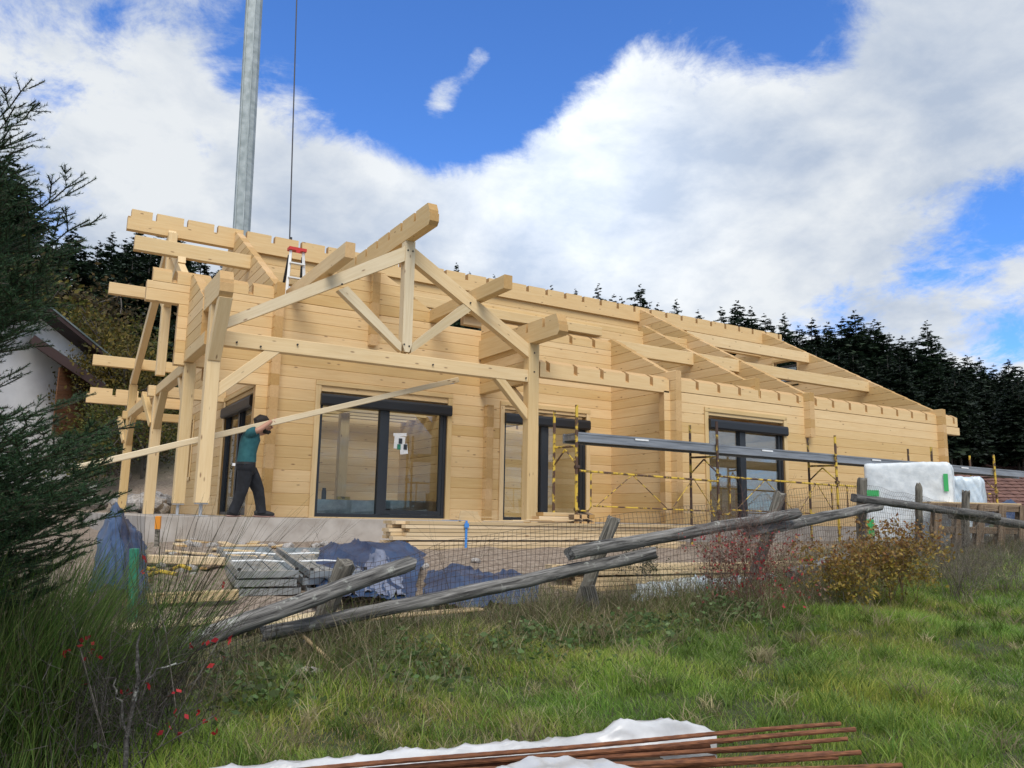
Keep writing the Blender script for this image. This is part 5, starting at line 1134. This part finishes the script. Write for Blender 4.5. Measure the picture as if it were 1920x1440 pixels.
for k in range(72):
    px = 1480+k*7.2+random.uniform(-8, 8); t = random.uniform(54, 74); py = np.interp(px, [1490, 1600, 1760, 1900, 2000], [650, 630, 672, 700, 705])+random.uniform(0, 75); p = at(px, py, t)
    forest_tree(random.choice((0, 1, 5, 2)), Vector((p.x, p.y, ground_xy(p.x, p.y)-.3)), p.z, 'dark fir filling the wood below the skyline on the right', 'firs filling the wood on the right', 1.1)
for k in range(34):
    px = 1770+k*6.4+random.uniform(-4, 4); t = random.uniform(47, 62); p = at(px, 715+random.uniform(-15, 45), t)
    forest_tree(3, Vector((p.x, p.y, ground_xy(p.x, p.y)-.3)), p.z, 'tall fir with a bare trunk at the wood edge above the tiled roofs', 'bare trunked firs at the wood edge')
for px, py, t, kd in ((1200,536,86,1),(1122,538,88,4),(1164,560,88,0),(1268,566,84,4),(1234,572,90,0),(1078,546,92,0),(1034,540,94,4),(926,518,90,0),(856,496,88,4),(880,512,95,0),(1310,585,86,0),(1150,556,92,0)):
    p = at(px, py, t); forest_tree(kd, Vector((p.x, p.y, ground_xy(p.x, p.y)-.3)), p.z, '%s fir top from the crane side showing above the roof ridge' % ORD[sorted((1200,1122,1164,1268,1234,1078,1034,926,856,880,1310,1150)).index(px)], 'firs showing above the ridge')
LF = ((18,288,44,1),(48,345,46,0),(-20,330,45,1),(265,430,46,1),(238,452,48,0),(300,440,50,4),(330,420,47,0),(212,440,50,4),(186,455,54,0),(350,470,44,1),(285,470,42,0),(318,485,42,1),(380,478,46,0),(415,500,48,1),(250,480,40,5),(225,520,42,1),(270,540,40,1),(345,520,44,0),(300,560,38,1),(100,440,40,0),(140,430,44,1),(440,520,50,0),(326,600,40,1),(280,620,38,5),(360,640,42,1),(395,560,45,0))
for px, py, t, kd in LF:
    p = at(px, py, t); forest_tree(kd, Vector((p.x, p.y, ground_xy(p.x, p.y)-.3)), p.z, ('%s dark fir from the left edge behind the near spruce' if px < 80 else '%s dark fir from the left edge on the slope behind the side terrace') % ORD[sorted(q[0]+q[1]*.001 for q in LF).index(px+py*.001)], 'firs at the left edge' if px < 80 else G_L, 1.15)
for k in range(40):
    px = 560+k*24; t = random.uniform(70, 84); p = at(px, 640+random.uniform(0, 70), t); forest_tree(random.choice((0, 1, 5)), Vector((p.x, p.y, ground_xy(p.x, p.y)-.3)), p.z, 'fir seen in slivers between the roof timbers of the log house', 'firs behind the log house')
# autumn trees on the left slope
def autumn(seed, H, Rr, cols, n=5200, leaf=.10):
    g = np.random.default_rng(seed); q = MB(); tips = []
    def limb(p, d, L, r_, lev):
        e = p+d*L; m = p.lerp(e, .5)+Vector(g.normal(0, .05*L, 3)); q.tube([p, m, e], [r_, r_*.8, r_*.6], 6, cap=False)
        if lev >= 3: tips.append(e); tips.append(m); return
        for _ in range(3 if lev else 7):
            nd = (d*(.55 if lev else .9)+Vector(g.normal(0, .55, 3))+Vector((0, 0, .12))).normalized(); limb(p.lerp(e, .45+.55*g.random()), nd, L*(.62+.15*g.random()), r_*.55, lev+1)
    limb(Vector((0, 0, -.5)), Vector((.05, 0, 1)), H*.42, H*.018, 0)
    T = np.array([list(t) for t in tips]); c = T[g.integers(0, len(T), n)]+g.normal(0, H*.055, (n, 3)); a = g.normal(size=(n, 3)); a /= np.linalg.norm(a, axis=1, keepdims=True); b = np.cross(a, g.normal(size=(n, 3))); b /= np.linalg.norm(b, axis=1, keepdims=True)
    sz = (leaf*(.6+.8*g.random(n)))[:, None]; cl = np.array(cols)[g.integers(0, len(cols), n)]*(.7+.6*g.random((n, 1)))
    V, F, C = quads(c, a*sz, b*sz*.6, cl); return pydata('trunk', q.v, q.f, M['bark'], smooth=True), mesh_np('crown', V, [F], M['leaf'], cols=C)
AT = [autumn(11, 9, 3, [(.13,.105,.022), (.17,.125,.025), (.08,.075,.02), (.10,.07,.02)]), autumn(12, 9, 3, [(.065,.052,.026), (.09,.065,.03), (.045,.038,.02), (.11,.075,.03)], 3600), autumn(13, 9, 3, [(.07,.085,.02), (.11,.115,.025), (.05,.065,.018), (.16,.13,.03)])]
AX = [200,165,235,120,166,90,205,60,240,190,130,95,285,255,40,150,320,215,180]
for k, (px, py, t, kd, wd) in enumerate(((200,545,31,0,1.0),(165,520,33,2,1.0),(235,600,30,0,.9),(120,430,36,1,1.1),(166,430,40,1,1.1),(90,440,34,2,1.1),(205,450,42,1,1.0),(60,420,38,1,1.2),(240,690,27,2,1.1),(190,640,29,0,1.0),(130,560,34,0,1.1),(95,520,36,1,1.1),(285,720,29,1,1.0),(255,560,36,2,1.0),(40,560,38,0,1.1),(150,600,30.5,2,1.0),(320,740,31,2,1.0),(215,500,38,1,1.1),(180,570,36,1,1.2))):
    p = at(px, py, t); b = Vector((p.x, p.y, ground_xy(p.x, p.y)-.2)); s = max(.25, (p.z-b.z)/9.0); mw = Matrix.Translation(b) @ Matrix.Rotation(k*1.7, 4, 'Z') @ Matrix.Diagonal((s*wd, s*wd, s, 1))
    e = empty('autumn_tree', b); e.matrix_basis = mw; WORLD[e.name] = mw; tag(e, '%s tree from the left on the chalet slope, %s' % (ORD[sorted(AX).index(px)], ['yellowing and leafy', 'brown and nearly bare', 'greenish yellow and leafy'][kd]), 'tree', ['yellowing trees beside the chalet', 'brown trees above the chalet', 'greenish trees beside the chalet'][kd]); link('trunk', AT[kd][0], e, mw); link('crown', AT[kd][1], e, mw)

# ------------------------------------------------------------------ near spruce at the left edge
def near_spruce():
    c0 = at(-300, 1440, 3.75); base = Vector((c0.x, c0.y, ground_xy(c0.x, c0.y))); sp = tag(empty('spruce_tree', base), 'dark young spruce reaching in from the left edge with upswept twigs', 'tree'); WORLD[sp.name] = Matrix.Translation(base)
    g = np.random.default_rng(5); ztop = at(-300, -800, 3.75).z; H = ztop-base.z
    q = MB(); q.tube([base-Vector((0,0,.2)), base+Vector((0,0,H*.5)), base+Vector((0,0,H))], [.07, .045, .008], 10); q.build('trunk', M['bark'], sp, smooth=True)
    segs = []   # (p0, p1) twig segments
    def branch(p, tip, lift=.06):
        """a bough from the trunk to its tip, with side twigs in its own fan"""
        L = np.linalg.norm(tip-p); k = 10; prev = p; d0 = (tip-p)/L
        for j in range(k):
            u = (j+1)/k; nx = p+(tip-p)*u+np.array([0, 0, lift*L*(u*u-u)*1.2])+g.normal(0, .006, 3)*(u < 1); dd = (nx-prev)/np.linalg.norm(nx-prev); segs.append((prev, nx))
            if j >= 2 and j < k-1:
                for sg in (-1, 1):
                    sl = min(.34, L*(.40*(1-u)+.07))*(.6+.6*g.random()); sv = np.cross(dd, [0, 0, 1.0]); sv /= np.linalg.norm(sv)+1e-6; sd_ = dd*.85+sv*sg*.62+np.array([0, 0, .10+.15*g.normal()]); sd_ /= np.linalg.norm(sd_); pp = nx
                    for m_ in range(3):
                        q2 = pp+(sd_+np.array([0, 0, .07*m_]))*sl/3; segs.append((pp, q2))
                        if m_ < 2 and sl > .13:
                            for s2 in (-1, 1):
                                if g.random() < .75: s3 = sd_*.85+sv*s2*.45+np.array([0, 0, .12*g.normal()]); s3 /= np.linalg.norm(s3); segs.append((q2, q2+s3*sl*.36))
                        pp = q2
            prev = nx
    def onaxis(y): return np.array(list(base+Vector((0, 0, at(-300, y, 3.75).z-base.z))))
    for tx, ty, t in ((60,148,3.7),(28,200,3.6),(42,262,3.8),(22,232,3.9),(45,335,3.6),(160,324,3.75),(168,412,3.65),(105,362,3.9),(20,300,3.5),(140,470,3.8),(60,420,4.0)):
        branch(onaxis(ty+170+random.uniform(-30, 40)), np.array(list(at(tx, ty, t))))
    for i in range(100):
        y = 430+660*g.random()**.9; xm = np.interp(y, [430, 520, 590, 625, 760, 800, 900, 1000, 1100], [110, 170, 190, 60, 50, 200, 235, 210, 120]); x = xm-(190+xm)*g.random()**1.5*.75; t = 3.7+g.normal()*.32
        if 600 < y < 790 and g.random() < .5: continue
        branch(onaxis(y+90+90*g.random()), np.array(list(at(x, y, t))))
    for i in range(36):
        z = base.z+.2+(H-.5)*g.random(); az = math.atan2(RH.y, RH.x)+math.pi+g.normal()*1.0; L = min(1.2, .35*(ztop-z)); branch(np.array([base.x, base.y, z]), np.array([base.x+math.cos(az)*L, base.y+math.sin(az)*L, z+.4*L]))
    S = np.array(segs); A, B = S[:, 0], S[:, 1]; Ln = np.linalg.norm(B-A, axis=1)
    # twig cores as thin ribbons
    n = len(S); P = np.stack([A, B], 1); ax = (B-A)/Ln[:, None]; sd1 = np.cross(ax, rdir(n)); sd1 /= np.linalg.norm(sd1, axis=1, keepdims=True)
    V, F, C = ribbons(P, np.full((n, 2), .003), sd1, np.tile([[.045,.035,.022]], (n, 1))); link('twig', mesh_np('twig', V, [F], M['needle'], cols=C), sp)
    cnt = np.maximum(3, (Ln*520).astype(int)); idx = np.repeat(np.arange(n), cnt); m = len(idx); u = rng.random(m); o = A[idx]+(B-A)[idx]*u[:, None]; a = ax[idx]
    rd = np.cross(a, rdir(m)); rd /= np.linalg.norm(rd, axis=1, keepdims=True)+1e-9; nd = a*.75+rd*.85+np.array([0, 0, .15]); nd /= np.linalg.norm(nd, axis=1, keepdims=True); ln = .014+.009*rng.random(m)
    w = np.cross(nd, rdir(m)); w /= np.linalg.norm(w, axis=1, keepdims=True)+1e-9; col = pick([(.03,.075,.032), (.046,.10,.042), (.07,.13,.05), (.024,.055,.028)], m, None, .25)
    V = np.stack([o-w*.0014, o+w*.0014, o+nd*ln[:, None]], 1).reshape(-1, 3); F = np.arange(m*3).reshape(-1, 3); link('needles', mesh_np('needles', V, [F], M['needle'], cols=np.repeat(col, 3, axis=0)), sp); tag(bpy.data.objects['needles'], kind='stuff')
    print('spruce segs', n, 'needles', m)
near_spruce()
# ------------------------------------------------------------------ broom and twiggy shrubs in the lower left corner
def broom(px, py, t, n, hmin, hmax, fan, label, cols, leanx=.2, w0=.0016):
    c = G(at(px, py, t)); e = tag(empty('broom_shrub', c), label, 'shrub'); WORLD[e.name] = Matrix.Translation(c)
    k = 7; u = np.linspace(0, 1, k); h = hmin+(hmax-hmin)*rng.random(n); az = rng.random(n)*6.283; sp = fan*rng.random(n)**.7; b0 = rng.normal(0, .07, (n, 2))
    dx = np.cos(az)*sp; dy = np.sin(az)*sp; rx, ry = RH.x, RH.y; dx = dx+rx*leanx*rng.random(n); dy = dy+ry*leanx*rng.random(n)
    start = rng.random(n)**1.3*.55; du = start[:, None]+(1-start[:, None])*u[None]   # stems branch off at different heights
    wv = rng.normal(0, .03, (n, 2))
    P = np.stack([c.x+b0[:, :1]*(1-du)+dx[:, None]*h[:, None]*du**1.25+wv[:, :1]*np.sin(du*6), c.y+b0[:, 1:]*(1-du)+dy[:, None]*h[:, None]*du**1.25+wv[:, 1:]*np.cos(du*6), c.z+h[:, None]*(du-.16*sp[:, None]*du**2)], -1)
    col = pick(cols, n, None, .3); a2 = rng.random(n)*np.pi; side = np.stack([np.cos(a2), np.sin(a2), np.zeros(n)], -1)
    V, F, C = ribbons(P, np.tile(np.array([1.1, 1, .95, .85, .75, .6, .25])*w0, (n, 1)), side, col); o = link('stems', mesh_np('stems', V, [F], M['grass'], cols=C), e); o['kind'] = 'stuff'
BG = [(.11,.20,.045), (.15,.26,.055), (.20,.30,.07), (.08,.14,.035), (.25,.30,.10), (.20,.17,.10)]
broom(-60, 1400, 3.7, 1500, .7, 1.22, .55, 'dense green broom shrub at the left edge under the spruce', BG, .25)
broom(60, 1420, 3.8, 1500, .6, 1.16, .52, 'dense green broom shrub in front of the spruce foot', BG, .25)
broom(190, 1380, 4.1, 700, .5, 1.05, .5, 'looser broom shrub between the dense ones and the fallen rail', BG, .55)
broom(270, 1330, 4.4, 240, .8, 1.42, .5, 'thin broom with long bare stems in front of the tarpaulin heap', [(.06,.06,.03), (.05,.065,.02), (.10,.085,.05), (.045,.04,.03)], .5, .0018)
def twig_shrub(name, c, n, h, spread, label, colt, leaves=None, gen=3, r0=.006, seed=0, cat='shrub'):
    e = tag(empty(name, c), label, cat); WORLD[e.name] = Matrix.Translation(c); g = np.random.default_rng(seed); L_ = []; tips = []
    def grow(p, d, L, lev, r_):
        k = 4; q_ = p
        for j in range(k):
            d = d+g.normal(0, .16, 3)+np.array([0, 0, .03]); d /= np.linalg.norm(d); q2 = q_+d*L/k; L_.append((q_, q2, r_*(1-.6*j/k))); q_ = q2; tips.append((q2, d))
            if lev < gen and j >= 1:
                for _ in range(2 if g.random() < .6 else 1):
                    nd = d+g.normal(0, .6, 3); nd /= np.linalg.norm(nd); grow(q2, nd, L*.52, lev+1, r_*.55)
    for i in range(n):
        az = g.random()*6.283; s = spread*g.random(); d = np.array([math.cos(az)*s, math.sin(az)*s, 1.0]); d /= np.linalg.norm(d); grow(np.array([c.x, c.y, c.z])+np.append(g.normal(0, .10, 2), 0), d, h*(.55+.5*g.random()), 1, r0)
    m = len(L_); A = np.array([l[0] for l in L_]); B = np.array([l[1] for l in L_]); W = np.array([l[2] for l in L_]); V = []; F = []
    ax = B-A; ax /= np.linalg.norm(ax, axis=1, keepdims=True); s1 = np.cross(ax, rdir(m)); s1 /= np.linalg.norm(s1, axis=1, keepdims=True)+1e-9; s2 = np.cross(ax, s1); pr = []
    for sg in (s1, s2): pr.append(ribbons(np.stack([A, B], 1), np.stack([W*.55, W*.4], 1), sg, pick(colt, m, None, .3)))
    V, F, C = merge(pr); link('twigs', mesh_np('twigs', V, F, M['grass'], cols=C), e)['kind'] = 'stuff'
    if leaves:
        cols, cnt, sz, zlo, zhi = leaves; T = np.array([t_[0] for t_ in tips]); zr = (T[:, 2]-c.z)/h; T = T[(zr > zlo) & (zr < zhi)]
        cc = T[g.integers(0, len(T), cnt)]+g.normal(0, .02, (cnt, 3)); a = g.normal(size=(cnt, 3)); a /= np.linalg.norm(a, axis=1, keepdims=True); b = np.cross(a, g.normal(size=(cnt, 3))); b /= np.linalg.norm(b, axis=1, keepdims=True); s = (sz*(.6+.7*g.random(cnt)))[:, None]
        if callable(cols): cl = cols(cc, g)
        else: cl = np.array(cols)[g.integers(0, len(cols), cnt)]*(.75+.5*g.random((cnt, 1)))
        V, F, C = quads(cc, a*s, b*s*.55, cl); link('leaves', mesh_np('leaves', V, [F], M['leaf'], cols=C), e)['kind'] = 'stuff'
    return e
GT = [(.20,.165,.14), (.30,.26,.22), (.14,.11,.09), (.40,.36,.30)]
RT = [(.20,.10,.085), (.27,.15,.11), (.15,.085,.075), (.30,.23,.19)]
def yb(cc, g):
    z = cc[:, 2]; u = np.clip((z-z.min())/(z.max()-z.min()+1e-6)+g.normal(0, .2, len(z)), 0, 1)[:, None]; k = g.random((len(z), 1)); lo = np.where(k < .55, np.array([[.42,.33,.055]]), np.array([[.25,.24,.05]])); hi = np.where(k < .55, np.array([[.22,.095,.04]]), np.array([[.36,.21,.08]])); return (lo*(1-u)+hi*u)*(.7+.6*g.random((len(z), 1)))
twig_shrub('red_shrub', G(at(1408, 1168, 7.75)), 40, .86, .55, 'bushy red brown shrub with few red leaves in front of the mesh', RT, ([(.42,.04,.05), (.33,.08,.07), (.26,.14,.10), (.2,.16,.09), (.30,.18,.13)], 1300, .017, .1, .95), seed=21)
twig_shrub('red_shrub', G(at(1345, 1165, 7.9)), 12, .66, .5, 'sparse grey red shrub merging with the dry grass', GT, ([(.20,.05,.04), (.13,.09,.06)], 120, .015, .1, .9), seed=22)
twig_shrub('yellow_shrub', G(at(1590, 1148, 8.2)), 24, .60, .6, 'yellow leafed autumn shrub under the fence corner', GT, (yb, 2600, .022, .05, 1.2), seed=23)
twig_shrub('yellow_shrub', G(at(1680, 1146, 8.4)), 26, .70, .45, 'taller brown and yellow autumn shrub beside the pointed post', RT, (yb, 3000, .021, .05, 1.3), seed=24)
twig_shrub('grey_shrub', G(at(1800, 1138, 8.7)), 48, .72, .75, 'leafless grey twiggy shrub in front of the pallet', GT, None, seed=25, r0=.005)
twig_shrub('grey_shrub', G(at(1895, 1130, 9.0)), 40, .62, .75, 'leafless pale shrub at the right edge of the meadow', [(.22,.19,.15), (.15,.12,.09), (.28,.25,.2)], None, seed=26, r0=.005)
twig_shrub('grey_shrub', G(at(1520, 1120, 8.8)), 14, .55, .6, 'low tangle of grey twigs at the foot of the third rail', GT, None, seed=27, r0=.005)
twig_shrub('dead_shrub', G(at(90, 1425, 3.8)), 30, .62, 1.1, 'tangle of dead grey twigs at the bottom left corner', [(.10,.085,.075), (.18,.165,.15), (.06,.05,.045), (.27,.25,.22)], None, seed=31, r0=.005)
twig_shrub('dead_shrub', G(at(205, 1438, 3.75)), 26, .66, .8, 'dense dead twigs round the lichened stem in the corner', [(.10,.085,.075), (.20,.18,.165), (.06,.05,.045)], None, seed=35, r0=.005)
twig_shrub('dead_shrub', G(at(20, 1330, 4.1)), 26, .7, .9, 'dead twigs tangled under the broom at the left edge', [(.11,.09,.08), (.18,.16,.14), (.06,.05,.045)], None, seed=37, r0=.005)
twig_shrub('dead_shrub', G(at(320, 1400, 4.2)), 18, .62, .9, 'dead grey twigs before the sloping lichened rail', [(.12,.10,.085), (.20,.18,.16), (.07,.06,.05)], None, seed=32, r0=.005)
twig_shrub('bare_sapling', G(at(600, 1130, 8.6)), 3, .62, .3, 'thin bare sapling in front of the concrete slab', [(.10,.075,.06)], None, seed=33, r0=.004, cat='sapling')
twig_shrub('bare_sapling', G(at(845, 1120, 8.6)), 3, 1.0, .35, 'thin dry stalk beside the strapped plank stack', [(.11,.085,.06)], None, seed=34, r0=.004, gen=2, cat='sapling')
twig_shrub('green_shrub', G(at(1215, 1090, 9.2)), 10, .55, .5, 'small dark evergreen sprig behind the wire mesh', GT, ([(.035,.05,.02), (.05,.06,.03)], 900, .012, .5, 1.2), seed=36)
# lichened old trunk of the shrub in the corner and its scarlet leaves
tr = tag(empty('old_shrub', G(at(235, 1440, 3.6))), 'old lichen covered shrub stem forking in the lower left corner', 'shrub'); WORLD[tr.name] = Matrix.Translation(tr.location)
for k, (pts_, r_) in enumerate(((((225,1500,3.55),(238,1390,3.65),(258,1270,3.8),(262,1190,3.95)), .013), (((240,1380,3.66),(222,1320,3.66),(214,1270,3.7)), .007), (((255,1290,3.75),(300,1255,3.82),(345,1240,3.95)), .006))):
    P = [at(*p) for p in pts_]; Q = [P[0]]
    for a, b in zip(P[:-1], P[1:]):
        for j in range(1, 5): Q.append(a.lerp(b, j/4)+Vector(rng.normal(0, .006, 3)))
    q = MB(); q.tube(Q, [r_*(1-.55*i/len(Q))*(1+.15*math.sin(i*2.1+k)) for i in range(len(Q))], 9); q.build('stem', M['bark_lichen'], tr, smooth=True)
rp = tag(empty('scarlet_briar', G(at(250, 1440, 3.5))), 'thin briar with scattered scarlet leaves in the lower left corner', 'shrub'); WORLD[rp.name] = Matrix.Translation(rp.location)
for k, pp in enumerate((((240,1445,3.45),(300,1400,3.5),(350,1372,3.55),(405,1340,3.6)), ((200,1400,3.5),(170,1290,3.5),(150,1215,3.5)), ((300,1400,3.6),(360,1290,3.7),(410,1200,3.8),(432,1150,3.85)), ((330,1330,3.8),(310,1180,3.9),(272,1075,4.0)))):
    q = MB(); q.tube([at(*p) for p in pp], .0022, 5); q.build('stem', M['bark'], rp)
lv = [(332,1338),(350,1345),(368,1336),(383,1352),(402,1345),(405,1372),(340,1378),(315,1362),(298,1378),(140,1190),(152,1205),(130,1215),(165,1200),(172,1222),(148,1228),(186,1232),(160,1236),(125,1225),(178,1212),(400,1205),(412,1216),(420,1232),(427,1200),(395,1250),(355,1215),(384,1208),(272,1072),(270,1050),(418,1098),(240,1298),(226,1298),(276,1282),(336,1294),(322,1300),(162,1280)]
n = len(lv)*2; cc = np.array([list(at(x+random.uniform(-6,6), y+random.uniform(-6,6), 3.5+.08*(i % 5)+(.35 if y < 1120 else 0))) for i, (x, y) in enumerate(lv*2)]); a = rdir(n); b = np.cross(a, rdir(n)); b /= np.linalg.norm(b, axis=1, keepdims=True); s = (.011+.010*rng.random(n))[:, None]
V, F, C = quads(cc, a*s, b*s*.62, pick([(.42,.02,.03), (.30,.018,.025), (.50,.05,.05), (.20,.02,.02)], n, None, .2)); link('leaves', mesh_np('leaves', V, [F], M['leaf'], cols=C), rp)
